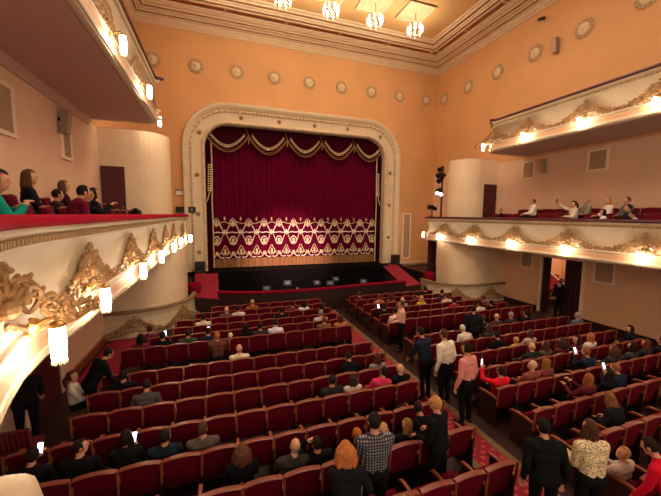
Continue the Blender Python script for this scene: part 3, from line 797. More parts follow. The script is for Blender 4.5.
# ---------------------------------------------------------------- things on the walls
def wall_vent(x, y, z, w, h, sx, lab, grp='wall vents'):
    t = thing('wall_vent', lab, 'vent', (x, y, z), 0 if sx > 0 else PI, grp)
    b = MB(); b.box((.0, 0, 0), (.03, w, h))
    for k in range(int(h / .06)): b.box((.02, 0, -h / 2 + .03 + k * .06), (.015, w - .04, .02))
    b.build('grille', M_GRILLE, t)
    f = MB()
    for s in (-1, 1): f.box((.01, s * (w / 2 + .04), 0), (.06, .08, h + .16)); f.box((.01, 0, s * (h / 2 + .04)), (.06, w, .08))
    f.build('frame', M_VENTFRAME, t)
wall_vent(XR - .01, 9.07, 6.83, .62, .72, -1, 'framed beige vent on the wall behind the seated balcony group, across the hall')
wall_vent(XR - .01, 12.15, 6.82, .5, .72, -1, 'framed beige vent beside the slanted speaker across the hall')
wall_vent(XR - .01, 11.9, 2.38, .55, .70, -1, 'framed vent under the balcony on the stage side of the open doorway')
wall_vent(XR - .01, 8.45, 2.33, .62, .75, -1, 'framed vent under the balcony on the viewer side of the open doorway')
wall_vent(XL + .01, 10.85, 6.40, .45, .8, 1, 'framed vent below the slim speaker under the overhead balcony')
wall_vent(XL + .01, 8.12, 6.48, .55, .85, 1, 'framed vent at the frame edge under the overhead balcony')
def wall_speaker(x, y, z, sx, lab):
    t = thing('wall_speaker', lab, 'speaker', (x, y, z), 0 if sx > 0 else PI, 'slim wall speakers')
    R = Matrix.Rotation(.10, 3, 'Y')
    b = MB(); b.box((.16, 0, 0), (.16, .22, .62), R); b.build('cabinet', M_GREY, t)
    g = MB(); g.box((.245, 0, -.02), (.02, .18, .56), R); g.build('grille', M_GRILLE, t)
    k = MB(); k.box((.03, 0, .05), (.14, .06, .08)); k.build('bracket', M_BLACK, t)
wall_speaker(XR, 11.3, 6.89, -1, 'slim grey speaker on the box wall across the hall, by the vent')
wall_speaker(XR, 11.15, 12.15, -1, 'slim grey speaker high on the orange side wall among the rosettes')
wall_speaker(XL, 10.5, 6.85, 1, 'slim grey speaker on the wall under the overhead balcony')
t = thing('security_camera', 'small black camera under the cornice of the side wall', 'camera', (XR - .06, 11.9, 13.7)); b = MB(); b.box((0, 0, 0), (.12, .1, .1)); b.build('bracket', M_BLACK, t); b = MB(); b.tube([(-.05, 0, -.02), (-.3, .0, -.12)], .07, 8); b.build('housing', M_BLACK, t)
t = thing('exit_sign', 'small white framed notice on the stage wall beside the arch', 'sign', (-1.95, YB - .02, 5.65)); b = MB(); b.box((0, 0, 0), (.45, .04, .34)); b.build('frame', M_GREY, t); b = MB(); b.box((0, -.03, -.03), (.36, .02, .2)); b.build('plate', M_WHITE, t)
t = thing('equipment_box', 'flat black equipment box on the stage wall below the white notice', 'box', (-1.65, YB - .12, 4.72)); b = MB(); b.box((0, 0, 0), (1.0, .2, .32)); b.build('case', M_BLACK, t); b = MB(); b.box((.3, -.11, 0), (.12, .02, .1)); b.build('control_plate', M_GREY, t)
b = MB(); b.box((XL + .02, 10.35, 1.35), (.04, .10, .16)); o = b.build('light_switch', M_VENTFRAME); tag(o, 'small switch plate on the wall under the crimson-railed balcony', 'light switch'); q = MB(); q.box((XL + .045, 10.35, 1.35), (.02, .04, .08)); q.build('rocker', M_WHITE, o)

# stage lights in the far stage box
def stage_light(parent, c, R, glow):
    b = MB(); b.lathe([(0, -.17), (.11, -.15), (.13, .1), (.15, .17), (.12, .17), (.1, .1)], c, 12, R); o = b.build('lamp_housing', M_BLACK, parent)
    l = MB(); l.lathe([(.12, .15), (0, .16)], c, 12, R); l.build('lens', M_STEEL if glow else M_BLACK, o)
t = thing('lighting_stand', 'black pole with several stage lamps standing in the far stage box', 'stage light', (12.15, 15.6, 4.45))
b = MB(); b.tube([(0, 0, 0), (0, 0, 2.9)], .05, 8); b.tube([(-.25, -.1, 2.2), (.2, .1, 2.2)], .03, 6); b.tube([(-.35, -.1, 1.35), (.2, .1, 1.35)], .03, 6); b.build('pole', M_BLACK, t)
b = MB(); b.lathe([(0, .02), (.18, .02), (.18, 0), (0, 0)], (0, 0, 0), 14); b.build('base', M_BLACK, t)
Rq = Matrix.Rotation(-2.0, 3, 'Y')
for c, g in (((-.12, 0, 2.72), 0), ((-.25, -.05, 2.38), 0), ((.02, 0, 2.35), 0), ((-.1, .05, 2.1), 0), ((-.38, -.1, 1.42), 1), ((-.12, -.1, 1.36), 1), ((-.2, .0, 1.52), 0)):
    stage_light(t, c, Matrix.Rotation(-2.3 if g else -2.0, 3, 'Y') @ Matrix.Rotation(.7 if g else .2, 3, 'X'), g)
t = thing('stage_lamp', 'single black stage lamp on a short stand at the end of the box rail', 'stage light', (11.98, 16.2, 4.475))
b = MB(); b.tube([(0, 0, 0), (0, 0, .45)], .03, 6); b.lathe([(0, .02), (.12, .02), (.12, 0), (0, 0)], (0, 0, 0), 12); b.build('stand', M_BLACK, t)
stage_light(t, (-.08, 0, .55), Matrix.Rotation(-1.5, 3, 'Y'), 0); stage_light(t, (.12, 0, .5), Matrix.Rotation(-1.2, 3, 'Y'), 0)

# cream pillar top just under the viewer
t = thing('pillar', 'squat cream plaster pillar with rounded top below the viewer at the rear', 'pillar', (-1.02, 1.78, 0))
b = MB(); b.box((0, 0, 1.4), (.26, .26, 2.8)); b.build('shaft', M_CREAM, t)
b = MB(); b.lathe([(.0, 3.22), (.12, 3.215), (.17, 3.18), (.185, 3.1), (.18, 2.95), (.2, 2.85), (.15, 2.78)], (0, 0, 0), 16); b.build('capital', M_CREAM, t, True)
b = MB(); b.box((0, 0, .1), (.34, .34, .2)); b.build('plinth', M_CREAM, t)
# ================================================================ STALLS SEATING
def seat_parts(t, w=.505):
    P = []
    back = []; front = []
    nu, nv = 8, 6
    b = MB()
    def top(u): return .845 + .03 * (1 - u * u)
    F = []; K = []
    for j in range(nv + 1):
        v = j / nv; fr = []; kr = []
        for i in range(nu + 1):
            u = -1 + 2 * i / nu
            z = .33 + (top(u) - .33) * v; y = .075 - .12 * v
            kr.append((u * w / 2, y - .035 - .018 * (1 - u * u) * (1 - (2 * v - 1) ** 2), z)); fr.append((u * w / 2, y + .035 + .02 * (1 - u * u) * (1 - (2 * v - 1) ** 2), z))
        F.append(fr); K.append(kr)
    b.grid(F); b.grid(K)
    b.grid([[k for k in K[-1]], [f for f in F[-1]]]); b.grid([K[0], F[0]])
    b.grid([[r[0] for r in K], [r[0] for r in F]]); b.grid([[r[-1] for r in K], [r[-1] for r in F]])
    b.build('backrest', M_SEAT, t, True)
    c = MB(); N = 12; rows = []
    for dy, dz in ((-.044, -.006), (-.045, .004), (-.03, .009), (.03, .009), (.042, .004), (.04, -.006)):
        rows.append([(-w / 2 - .008 + (w + .016) * i / N, -.045 + dy, top(-1 + 2 * i / N) + dz) for i in range(N + 1)])
    rows.append(rows[0]); c.grid(rows)
    for s in (0, -1): c._add([r[s] for r in rows[:-1]], [tuple(range(6))])
    c.build('top_rail', M_CAP, t, False)
    folded = seat_mesh(True); folded.build('seat', M_SEAT, t, False)
def seat_mesh(up):
    s = MB(); q = []
    for z, y0, y1, ww in ((-.04, .0, .38, .47), (-.03, -.02, .40, .49), (.03, -.02, .41, .49), (.055, .01, .38, .46)):
        r = []
        for x, y in ((-ww / 2, y0), (ww / 2, y0), (ww / 2, y1), (-ww / 2, y1), (-ww / 2, y0)):
            yy, zz = (y, z)
            if up: a = math.radians(86); yy, zz = y * math.cos(a) - z * math.sin(a) + .01, y * math.sin(a) + z * math.cos(a) - .10
            r.append((x, .12 + yy, .385 + zz))
        q.append(r)
    s.grid(q); s._add(q[-1][:4], [(0, 1, 2, 3)]); s._add(q[0][:4], [(3, 2, 1, 0)]); return s
def arm_mesh(x):
    a = MB()
    a.tube([(x, -.07, .50), (x, -.085, .70), (x, -.095, .89)], [.02, .02, .018], 6, True, 1.0)
    pts = [(x, -.06, .64), (x, .10, .655), (x, .30, .65), (x, .41, .635), (x, .45, .60)]
    vs = []
    for p in pts: vs.append([(p[0] - .024, p[1], p[2] - .018), (p[0] + .024, p[1], p[2] - .018), (p[0] + .024, p[1], p[2] + .018), (p[0] - .024, p[1], p[2] + .018), (p[0] - .024, p[1], p[2] - .018)])
    a.grid(vs); a._add(vs[0][:4], [(0, 1, 2, 3)]); a._add(vs[-1][:4], [(3, 2, 1, 0)])
    return a
def standard_mesh(x):
    a = MB(); a.box((x, .17, .32), (.03, .46, .62)); a.box((x, .17, .015), (.06, .5, .03)); return a
PITCH = .555
def make_seat(cat='seat'):
    t = thing('theatre_seat', 'red seat', cat)
    seat_parts(t)
    arm_mesh(-PITCH / 2).build('armrest', M_WOOD, t)
    standard_mesh(-PITCH / 2).build('side_standard', M_DARKWOOD, t)
    return t
def make_end(t):
    arm_mesh(PITCH / 2).build('armrest', M_WOOD, t); standard_mesh(PITCH / 2).build('side_standard', M_DARKWOOD, t)
seat0 = make_seat(); seat1 = make_seat(); make_end(seat1)
used = [False, False]
SEATS = []
def place_seat(*a, **k):
    o = place_seat_(*a, **k); SEATS.append(o); return o
def place_seat_(x, y, z, rz, label, group, last=False):
    k = 1 if last else 0; src = (seat0, seat1)[k]
    if not used[k]:
        used[k] = True; src.location = (x, y, z); src.rotation_euler = (0, 0, rz); src['label'] = label; src['group'] = group
        return src
    return dup(src, (x, y, z), rz, label, group)
ROWS = [2.5, 3.33, 4.16, 5.0, 5.82, 6.6, 7.37, 8.13, 9.62, 10.33, 11.04, 11.75, 12.46, 13.17]
AL, AR = 4.12, 5.52           # the aisle
LEND = {0: -1.0, 3: -3.12, 4: -3.12, 8: -2.6, 9: -2.3, 10: -1.9, 11: -1.5, 12: -1.0, 13: -.55}
REND = {0: 7.3, 1: 9.3, 2: 11.7, 8: 12.2, 9: 11.75, 10: 11.4, 11: 11.0, 12: 10.6, 13: 10.2}
NR = len(ROWS)
for i, y in enumerate(ROWS):
    rn = ORD[NR - i]
    n = int((AL - LEND.get(i, -2.57)) / PITCH + .05)
    for k in range(n):
        x = AL - PITCH / 2 - k * PITCH
        if i == 0 and k > 1: continue
        place_seat(x, y + .045, 0, 0, 'red velvet seat, left-of-aisle block, %s row from the stage, %s from the aisle' % (rn, ORD[k + 1]), 'stalls seats', k == 0)
    n = int((REND.get(i, 12.6) - AR) / PITCH + .05)
    for k in range(n):
        x = AR + PITCH / 2 + k * PITCH
        place_seat(x, y + .045, 0, 0, 'red velvet seat, doorway-side block, %s row from the stage, %s from the aisle' % (rn, ORD[k + 1]), 'stalls seats', k == n - 1)
# box seats, turned to the hall
def box_row(x, ys, z, rz, lab, grp):
    for k, y in enumerate(ys): place_seat(x, y, z, rz, lab % ORD[k + 1], grp, False)
box_row(13.05, [12.5 - .62 * k for k in range(12)], 3.78, PI / 2 + .25, 'maroon box seat in the rail row across the hall, %s from the drum door', 'far box seats')
box_row(14.1, [11.9 - .62 * k for k in range(11)], 4.0, PI / 2 + .25, 'maroon box seat in the wall row across the hall, %s from the drum door', 'far box seats')
box_row(-2.45, [12.4 - .62 * k for k in range(14)], 3.72, -PI / 2 + .2, 'red box seat behind the crimson rail, %s from the drum door', 'near box seats')
box_row(-3.3, [12.0 - .62 * k for k in range(13)], 3.92, -PI / 2 + .2, 'red box seat in the wall row behind the crimson rail, %s from the drum door', 'near box seats')

# aisle carpet
m = bpy.data.materials.new('patterned_aisle_carpet'); m.use_nodes = True
nt = m.node_tree; bs = nt.nodes['Principled BSDF']; bs.inputs['Roughness'].default_value = .9
tc = nt.nodes.new('ShaderNodeTexCoord'); mp = nt.nodes.new('ShaderNodeMapping'); mp.inputs['Rotation'].default_value = (0, 0, PI / 4); mp.inputs['Scale'].default_value = (6, 6, 6)
vo = nt.nodes.new('ShaderNodeTexVoronoi'); vo.inputs['Randomness'].default_value = 0; vo.inputs['Scale'].default_value = 1
rp = nt.nodes.new('ShaderNodeValToRGB'); rp.color_ramp.elements[0].position = .22; rp.color_ramp.elements[0].color = (*lin('#b0453c'), 1); rp.color_ramp.elements[1].position = .30; rp.color_ramp.elements[1].color = (*lin('#8c1026'), 1)
nt.links.new(tc.outputs['Object'], mp.inputs['Vector']); nt.links.new(mp.outputs['Vector'], vo.inputs['Vector']); nt.links.new(vo.outputs['Distance'], rp.inputs['Fac']); nt.links.new(rp.outputs['Color'], bs.inputs['Base Color'])
M_AISLE = m
M_BORDER = mat('beige_carpet_border', '#775d3c', .9, noise=.2, nscale=14)
t = thing('aisle_carpet', 'red patterned aisle carpet with beige borders running down to the pit', 'carpet', (4.70, 0, 0))
b = MB(); b.box((0, 8.2, .006), (.60, 11.8, .012)); b.build('runner', M_AISLE, t)
for s in (-1, 1):
    b = MB(); b.box((s * .375, 8.2, .006), (.15, 11.8, .012)); b.build('border', M_BORDER, t)
b = MB(); b.box((-3.2, 11.1, .006), (1.0, 3.6, .012)); tag(b.build('side_carpet', M_CARPET), 'plain crimson carpet strip along the wall under the crimson-railed balcony', 'carpet')
# striped folding chair by the wall
M_STRIPE = bpy.data.materials.new('striped_chair_cloth'); M_STRIPE.use_nodes = True
nt = M_STRIPE.node_tree; tc = nt.nodes.new('ShaderNodeTexCoord'); wv = nt.nodes.new('ShaderNodeTexWave'); wv.inputs['Scale'].default_value = 4.5
rp = nt.nodes.new('ShaderNodeValToRGB'); rp.color_ramp.elements[0].color = (*lin('#3c0a16'), 1); rp.color_ramp.elements[1].color = (*lin('#7c2430'), 1)
nt.links.new(tc.outputs['Object'], wv.inputs['Vector']); nt.links.new(wv.outputs['Fac'], rp.inputs['Fac']); nt.links.new(rp.outputs['Color'], nt.nodes['Principled BSDF'].inputs['Base Color'])
t = thing('side_chair', 'striped red side chair by the wall at the end of a row', 'chair', (-3.3, 6.4, 0))
b = MB(); b.box((0, .02, .70), (.5, .06, .42), Matrix.Rotation(.15, 3, 'X')); b.build('backrest', M_STRIPE, t)
b = MB(); b.box((0, .26, .45), (.48, .46, .07)); b.build('seat', M_STRIPE, t)
for sx in (-1, 1):
    for yy in (.04, .46): b = MB(); b.tube([(sx * .21, yy, .42), (sx * .21, yy, 0)], .018, 6); b.build('leg', M_DARKWOOD, t)
# ================================================================ PEOPLE
def seg_dist(P, a, b, ra, rb):
    a = np.array(a); b = np.array(b); d = b - a; L = float(d @ d)
    t = np.clip(((P - a) @ d) / L, 0, 1) if L > 1e-9 else np.zeros(len(P))
    return np.linalg.norm(P - (a + t[:, None] * d), axis=1) - (ra + (rb - ra) * t)
def ik(sh, tgt, l1, l2, pole):
    sh = Vector(sh); tgt = Vector(tgt); d = tgt - sh; L = min(d.length, (l1 + l2) * .985)
    if d.length < 1e-6: d = Vector((0, .01, -.01))
    n = d.normalized(); wrist = sh + n * L
    c = (l1 * l1 + L * L - l2 * l2) / (2 * l1 * L); c = max(-1, min(1, c))
    p = Vector(pole); p = p - n * p.dot(n)
    if p.length < 1e-6: p = Vector((0, 0, -1))
    p.normalize()
    return sh + n * (l1 * c) + p * (l1 * math.sqrt(1 - c * c)), wrist
CLOTH = {}
def cloth(c, kind='plain'):
    k = (c, kind)
    if k in CLOTH: return CLOTH[k]
    if kind == 'plain':
        m = mat('cloth_%s' % c.lstrip('#'), c, .9, noise=.08, nscale=9, spec=.15)
    else:
        m = bpy.data.materials.new('cloth_' + kind); m.use_nodes = True; nt = m.node_tree; b = nt.nodes['Principled BSDF']; b.inputs['Roughness'].default_value = .85
        tc = nt.nodes.new('ShaderNodeTexCoord')
        if kind == 'plaid':
            def wave(ax):
                w = nt.nodes.new('ShaderNodeTexWave'); w.bands_direction = ax; w.inputs['Scale'].default_value = 8.5; nt.links.new(tc.outputs['Object'], w.inputs['Vector'])
                r = nt.nodes.new('ShaderNodeValToRGB'); r.color_ramp.elements[0].position = .45; r.color_ramp.elements[1].position = .6; nt.links.new(w.outputs['Fac'], r.inputs['Fac']); return r
            mx = nt.nodes.new('ShaderNodeMixRGB'); mx.blend_type = 'MULTIPLY'; mx.inputs['Fac'].default_value = 1
            nt.links.new(wave('X').outputs['Color'], mx.inputs['Color1']); nt.links.new(wave('Z').outputs['Color'], mx.inputs['Color2'])
            r = nt.nodes.new('ShaderNodeValToRGB'); r.color_ramp.elements[0].color = (*lin('#2a2a33'), 1); r.color_ramp.elements[1].color = (*lin('#98929a'), 1)
            nt.links.new(mx.outputs['Color'], r.inputs['Fac']); nt.links.new(r.outputs['Color'], b.inputs['Base Color'])
        else:
            v = nt.nodes.new('ShaderNodeTexVoronoi'); v.inputs['Scale'].default_value = 38; nt.links.new(tc.outputs['Object'], v.inputs['Vector'])
            r = nt.nodes.new('ShaderNodeValToRGB'); r.color_ramp.elements[0].position = .25; r.color_ramp.elements[0].color = (*lin('#3c2a1c'), 1); r.color_ramp.elements[1].position = .42; r.color_ramp.elements[1].color = (*lin('#e0c89c'), 1)
            nt.links.new(v.outputs['Distance'], r.inputs['Fac']); nt.links.new(r.outputs['Color'], b.inputs['Base Color'])
    CLOTH[k] = m; return m
def mesh_np(name, V, F, m, parent=None, smooth=True):
    me = bpy.data.meshes.new(name); me.from_pydata([tuple(v) for v in V], [], F); me.materials.append(m)
    me.polygons.foreach_set('use_smooth', [smooth] * len(me.polygons)); me.update()
    o = bpy.data.objects.new(name, me); COL.objects.link(o)
    if parent is not None: o.parent = parent
    return o
SKINS = ['#c98f70', '#d29a7c', '#bd8466']
def person(label, loc, rz=0., sit=True, lean=0., side=0., hy=0., hp=0., hands=None, scale=1., female=False, hair='short', hc='#2a1a12', top='#222222', kind='plain', tname='sweater', legs='#15151a',
           mask=False, bald=False, vox=.016, group='audience in the stalls', skin=0, shoes=True, feet=True):
    """builds one figure facing +Y, origin on the floor under the hips; angles in degrees"""
    L = math.radians(lean); S = math.radians(side)
    R = Matrix.Rotation(S, 3, 'Y') @ Matrix.Rotation(-L, 3, 'X')
    zp = .47 if sit else .93
    pel = Vector((0, 0, zp))
    def T(x, y, z): return pel + R @ Vector((x, y, z))          # torso frame, origin at the pelvis
    sw = .175 if female else .205
    prim = []                                                    # (region, a, b, ra, rb)
    mb = MB()
    def cap(reg, a, b, ra, rb): prim.append((reg, tuple(a), tuple(b), ra, rb)); mb.capsule(a, b, ra, rb, 10)
    # torso
    hipw = .085
    cap('legs', T(-hipw, 0, -.01), T(hipw, 0, -.01), .115, .115)
    cap('top', T(-.055, .005, .12), T(.055, .005, .12), .105, .105)
    cap('top', T(-.07, .01, .27), T(.07, .01, .27), .112 if female else .118, .112 if female else .118)
    cap('top', T(-sw + .08, .0, .385), T(sw - .08, .0, .385), .095, .095)
    cap('top', T(-.055, 0, .0), T(-.07, .01, .3), .10, .11); cap('top', T(.055, 0, .0), T(.07, .01, .3), .10, .11)
    cap('top', T(-sw, -.005, .425), T(sw, -.005, .425), .058, .058)
    if female: cap('top', T(-.07, .07, .29), T(.07, .07, .29), .06, .06)
    cap('top', T(-.05, -.01, .45), T(.05, -.01, .45), .07, .07)
    cap('skin', T(0, -.01, .46), T(0, .02, .57), .055, .052)
    # head
    H = R @ Matrix.Rotation(math.radians(hy), 3, 'Z') @ Matrix.Rotation(-math.radians(hp), 3, 'X')
    hc0 = T(0, .03, .655)
    def Hd(x, y, z): return hc0 + H @ Vector((x, y, z))
    prim.append(('skin', tuple(Hd(0, 0, -.06)), tuple(Hd(0, 0, .06)), .1, .09))
    mb.ell(hc0, (.076, .096, .112), 14, 9, H); mb.ell(Hd(0, .03, -.06), (.056, .064, .062), 10, 7, H)
    mb.ell(Hd(0, .098, -.012), (.014, .022, .026), 8, 6, H)
    for s in (-1, 1): mb.ell(Hd(s * .078, -.005, -.01), (.012, .022, .034), 8, 6, H)
    # arms
    if hands is None: hands = ((-.13, .33, .60), (.13, .33, .60)) if sit else ((-.25, .06, .84), (.25, .06, .84))
    fing = MB(); handinfo = []
    for s, tg in zip((-1, 1), hands):
        sh = T(s * sw, -.005, .425)
        pole = Vector((s * .55, -.35, -1)) if sit else Vector((s * .35, -1, -.2))
        el, wr = ik(sh, tg, .285, .25, pole)
        cap('top', sh, el, .056, .045); cap('top', el, wr, .044, .031)
        d = (wr - el).normalized()
        sidev = d.cross(Vector((0, 0, 1)));
        if sidev.length < .2: sidev = Vector((1, 0, 0))
        sidev.normalize(); nrm = sidev.cross(d).normalized()
        pc = wr + d * .055
        prim.append(('skin', tuple(wr + d * .015), tuple(wr + d * .10), .032, .034))
        Mh = Matrix((sidev, d, nrm)).transposed()
        mb.capsule(wr - d * .01, wr + d * .03, .027, .03, 8); mb.ell(pc, (.042, .056, .019), 10, 7, Mh)
        curl = -nrm
        for k, (off, ln) in enumerate(((-.031, .062), (-.010, .074), (.011, .070), (.031, .055))):
            b0 = wr + d * .088 + sidev * off; b1 = b0 + (d * .8 + curl * .5).normalized() * ln * .55; b2 = b1 + (d * .35 + curl * .95).normalized() * ln * .5
            fing.capsule(b0, b1, .0095, .009, 6); fing.capsule(b1, b2, .009, .0078, 6)
        t0 = wr + d * .03 + sidev * (-s * .034); t1 = t0 + (d * .6 - sidev * s * .8 + curl * .3).normalized() * .04; t2 = t1 + (d * .9 + curl * .5).normalized() * .03
        fing.capsule(t0, t1, .012, .0105, 6); fing.capsule(t1, t2, .0105, .009, 6)
        handinfo.append((wr + d * .09, d, nrm))
    # legs
    feetp = []
    for s in (-1, 1):
        hip = pel + Vector((s * .095, .01, -.02))
        if sit:
            kn = Vector((s * .12, .44, .46)); an = Vector((s * .12, .46, .10)); ft = an + Vector((0, .13, -.045))
        else:
            kn = Vector((s * .105, .03, .50)); an = Vector((s * .11, -.01, .085)); ft = an + Vector((s * .02, .13, -.04))
        cap('legs', hip, kn, .088, .060); cap('legs', kn, an, .058, .040); cap('shoe', an + Vector((0, -.02, -.035)), ft, .042, .036); feetp.append(an)
    # one continuous surface
    src = bpy.data.meshes.new('tmp'); src.from_pydata(mb.v, [], mb.f)
    tmp = bpy.data.objects.new('tmp', src); COL.objects.link(tmp)
    mod = tmp.modifiers.new('r', 'REMESH'); mod.mode = 'VOXEL'; mod.voxel_size = vox
    m2 = tmp.modifiers.new('s', 'SMOOTH'); m2.factor = .5; m2.iterations = 3
    dg = bpy.context.evaluated_depsgraph_get(); dg.update()
    me = bpy.data.meshes.new_from_object(tmp.evaluated_get(dg), depsgraph=dg)
    bpy.data.objects.remove(tmp); bpy.data.meshes.remove(src)
    nv = len(me.vertices); V = np.empty(nv * 3); me.vertices.foreach_get('co', V); V = V.reshape(-1, 3)
    Nn = np.empty(nv * 3); me.vertices.foreach_get('normal', Nn); Nn = Nn.reshape(-1, 3)
    F = [tuple(p.vertices) for p in me.polygons]
    bpy.data.meshes.remove(me)
    D = np.array([seg_dist(V, a, b, ra, rb) for _, a, b, ra, rb in prim]); regs = np.array([p[0] for p in prim])
    reg = regs[D.argmin(0)]
    # body with fingers and face
    BV = [tuple(v) for v in V] + list(fing.v); BF = F + [tuple(i + nv for i in f) for f in fing.f]
    body = mesh_np('person', BV, BF, mat('skin_%d' % skin, SKINS[skin], .6))
    body.location = loc; body.rotation_euler = (0, 0, rz); body.scale = (scale,) * 3
    tag(body, label, 'person', group)
    # face marks
    e = MB()
    for s in (-1, 1): e.ell(Hd(s * .032, .083, .012), (.013, .010, .008), 6, 4, H)
    e.build('eyes', M_EYE, body)
    e = MB(); e.ell(Hd(0, .088, -.062), (.024, .008, .007), 6, 4, H); e.build('mouth', M_LIP, body)
    # clothing as shells over the body
    def shell(name, rs, off, m):
        keep = np.isin(reg, rs); idx = -np.ones(nv, int); fs = [f for f in F if sum(keep[i] for i in f) >= 2]
        used_ = sorted({i for f in fs for i in f})
        if not used_: return
        idx[used_] = np.arange(len(used_)); VV = V[used_] + Nn[used_] * off
        return mesh_np(name, VV, [tuple(int(idx[i]) for i in f) for f in fs], m, body)
    shell(tname, ['top'], .011, cloth(top, kind))
    shell('trousers', ['legs'], .008, cloth(legs))
    if shoes: shell('shoes', ['shoe'], .009, M_BLACK)
    # hair
    hm = mat('hair_%s' % hc.lstrip('#'), hc, .8, noise=.3, nscale=40, spec=.2)
    h = MB()
    def cut_ell(c, r, ymax, zmin):
        o = MB(); o.ell((0, 0, 0), r, 14, 10)
        keep = [i for i, v in enumerate(o.v) if (v[2] > zmin and (v[1] < ymax + max(0, v[2] - r[2] * .45) * 2.5))]
        ks = set(keep); vs = [Hd(*(Vector(v) + Vector(c))) for v in o.v]
        h._add(vs, [f for f in o.f if all(i in ks for i in f)])
    if hair == 'bald':
        cut_ell((0, -.012, -.005), (.080, .092, .09), .01, -.08)
        h.f = [f for f in h.f if max(np.dot(np.array(h.v[i]) - np.array(hc0), np.array(H @ Vector((0, 0, 1)))) for i in f) < .035]
        h.m = [0] * len(h.f)
    else:
        big = 1.0 if hair == 'short' else 1.06
        cut_ell((0, -.008, .012), (.084 * big, .103 * big, .113 * big), .045, -.075)
    if hair in ('long', 'big'):
        w = 1.0 if hair == 'long' else 1.35
        hr_ = random.Random(len(label))
        for k in range(26):
            a = PI * (-.06 + 1.12 * k / 25.0); j1, j2, j3 = hr_.uniform(.92, 1.08), hr_.uniform(.9, 1.15), hr_.uniform(-.03, .03)
            x = .076 * w * math.cos(a); y = -.015 - .075 * w * math.sin(a)
            p0 = Hd(x * .7, y * .75, .075); p1 = Hd(x * j1, y * j1, .0); p2 = Hd(x * 1.08 * j2, y * 1.05 * j2, -.09)
            ln = -.15 if hair == 'long' else -.07
            p3 = p2 + (R @ Vector((x * .12 * j2, -.012, ln + j3)))
            h.tube([p0, p1, p2, (p2 + p3) / 2 + R @ Vector((x * .08, 0, 0)), p3], [.012 * w, .021 * w, .023 * w, .02 * w, .006], 5)
    if hair == 'bun': h.ell(Hd(0, -.10, .07), (.045, .04, .04), 8, 6)
    if hair == 'tail':
        p = Hd(0, -.10, .03); h.ell(p, (.025, .025, .025)); h.tube([p, p + R @ Vector((0, -.05, -.06)), p + R @ Vector((0, -.05, -.2)), p + R @ Vector((0, -.03, -.27))], [.025, .034, .026, .005], 7)
    if h.f: h.build('hair', hm, body, True)
    if mask:
        k = MB(); k.ell(Hd(0, .055, -.05), (.062, .058, .05), 10, 7, H); k.build('face_mask', M_WHITE, body, True)
    M = Matrix.Translation(loc) @ Matrix.Rotation(rz, 4, 'Z') @ Matrix.Scale(scale, 4)
    return body, [(M @ a, (Matrix.Rotation(rz, 3, 'Z') @ b), (Matrix.Rotation(rz, 3, 'Z') @ c)) for a, b, c in handinfo]
def phone(pos, look, label, lit=True):
    """screen turned towards the point look"""
    t = thing('phone', label, 'phone', pos, 0, 'phones held up by the audience')
    n = (Vector(look) - Vector(pos)).normalized(); t.rotation_mode = 'QUATERNION'; t.rotation_quaternion = n.to_track_quat('Z', 'Y')
    b = MB(); b.box((0, 0, -.004), (.075, .155, .008)); b.build('case', M_PHONEB, t)
    b = MB(); b.box((0, 0, .001), (.068, .142, .003)); b.build('screen', M_PHONE if lit else M_PHONEB, t)
LAP = ((-.10, .33, .64), (.10, .33, .64))
PH = ((-.05, .36, .92), (.10, .34, .70))
def sit(row, x, label, dy=0., z=0., **k):
    k.setdefault('feet', False)
    y = ROWS[row] + .045 + .25 + dy
    k.setdefault('lean', -5); k['scale'] = k.get('scale', 1.) * .95; k.setdefault('hp', -6)
    return person(label, (x, y, z), k.pop('rz', 0.), True, **k)
def with_phone(res, label, hand=0, look=None, lit=True):
    (p, d, n) = res[1][hand]
    c = res[0].matrix_basis @ Vector((0, .06, 1.18))
    phone(p + Vector((0, 0, .05)), look or c, label, lit)
BK = '#0d0d10'; NV = '#1a2233'; BR = '#4a2c1a'; BLD = '#b98a50'; DK = '#1c120d'; GR = '#8a8078'; GIN = '#b3622c'; BE = '#b9a58a'; WH = '#d8cdbf'; MR = '#5c1522'; OL = '#33302a'
nt_ = 'person with '
# ---- nearest rows of the block before the aisle (row indices count from the rear)
r = sit(3, -2.58, 'person in dark coat at the row end by the wall lighting a phone in hand', hair='short', hc=DK, top=BK, hands=PH, hy=15, hp=-20, lean=10); with_phone(r, 'bright phone held low beside the wall at the row end')
sit(3, -2.0, 'dark-haired person turned toward the aisle beside the phone user at the wall', hair='short', hc=DK, top=BK, hy=-70, lean=8)
r = sit(3, -1.42, 'woman with long dark hair bent over a lit phone', female=True, hair='long', hc=DK, top=BK, hands=((-.08, .34, .80), (.10, .34, .82)), hp=-25, lean=14, hy=-10); with_phone(r, 'lit phone in the hands of the long dark-haired woman', 1)
sit(3, -.86, 'man with bare neck, dark hair and navy jumper', hair='short', hc=DK, top=NV, tname='jumper')
sit(3, -.31, 'man with brown hair and grey-brown jumper, collar showing', hair='short', hc=BR, top='#5a5048', hy=-15)
sit(2, .25, 'woman with a wide head of wavy brown hair', female=True, hair='big', hc='#5a3420', top=BK, dy=.12)
sit(2, .93, 'man with cropped grey hair and olive sweater leaning aside', hair='bald', hc=GR, top=OL, side=8, skin=1)
sit(2, 1.40, 'dark-haired person lifting a hand to the ear beside the olive sweater', hair='short', hc=DK, top=BK, hands=((-.16, .12, 1.08), (.1, .33, .64)), hy=20, side=-5, scale=.96)
sit(2, 2.02, 'person with copper hair half hidden by the checked shirt', hair='short', hc=GIN, top=BK, scale=.95)
sit(2, 2.5, 'fair-haired girl turned back, next to the checked shirt', female=True, hair='long', hc=BLD, top='#7a2630', hy=150, scale=.92)
sit(2, 2.95, 'girl with light brown hair beside the fair-haired girl', female=True, hair='long', hc='#8a6238', top=BK, scale=.92, hy=30)
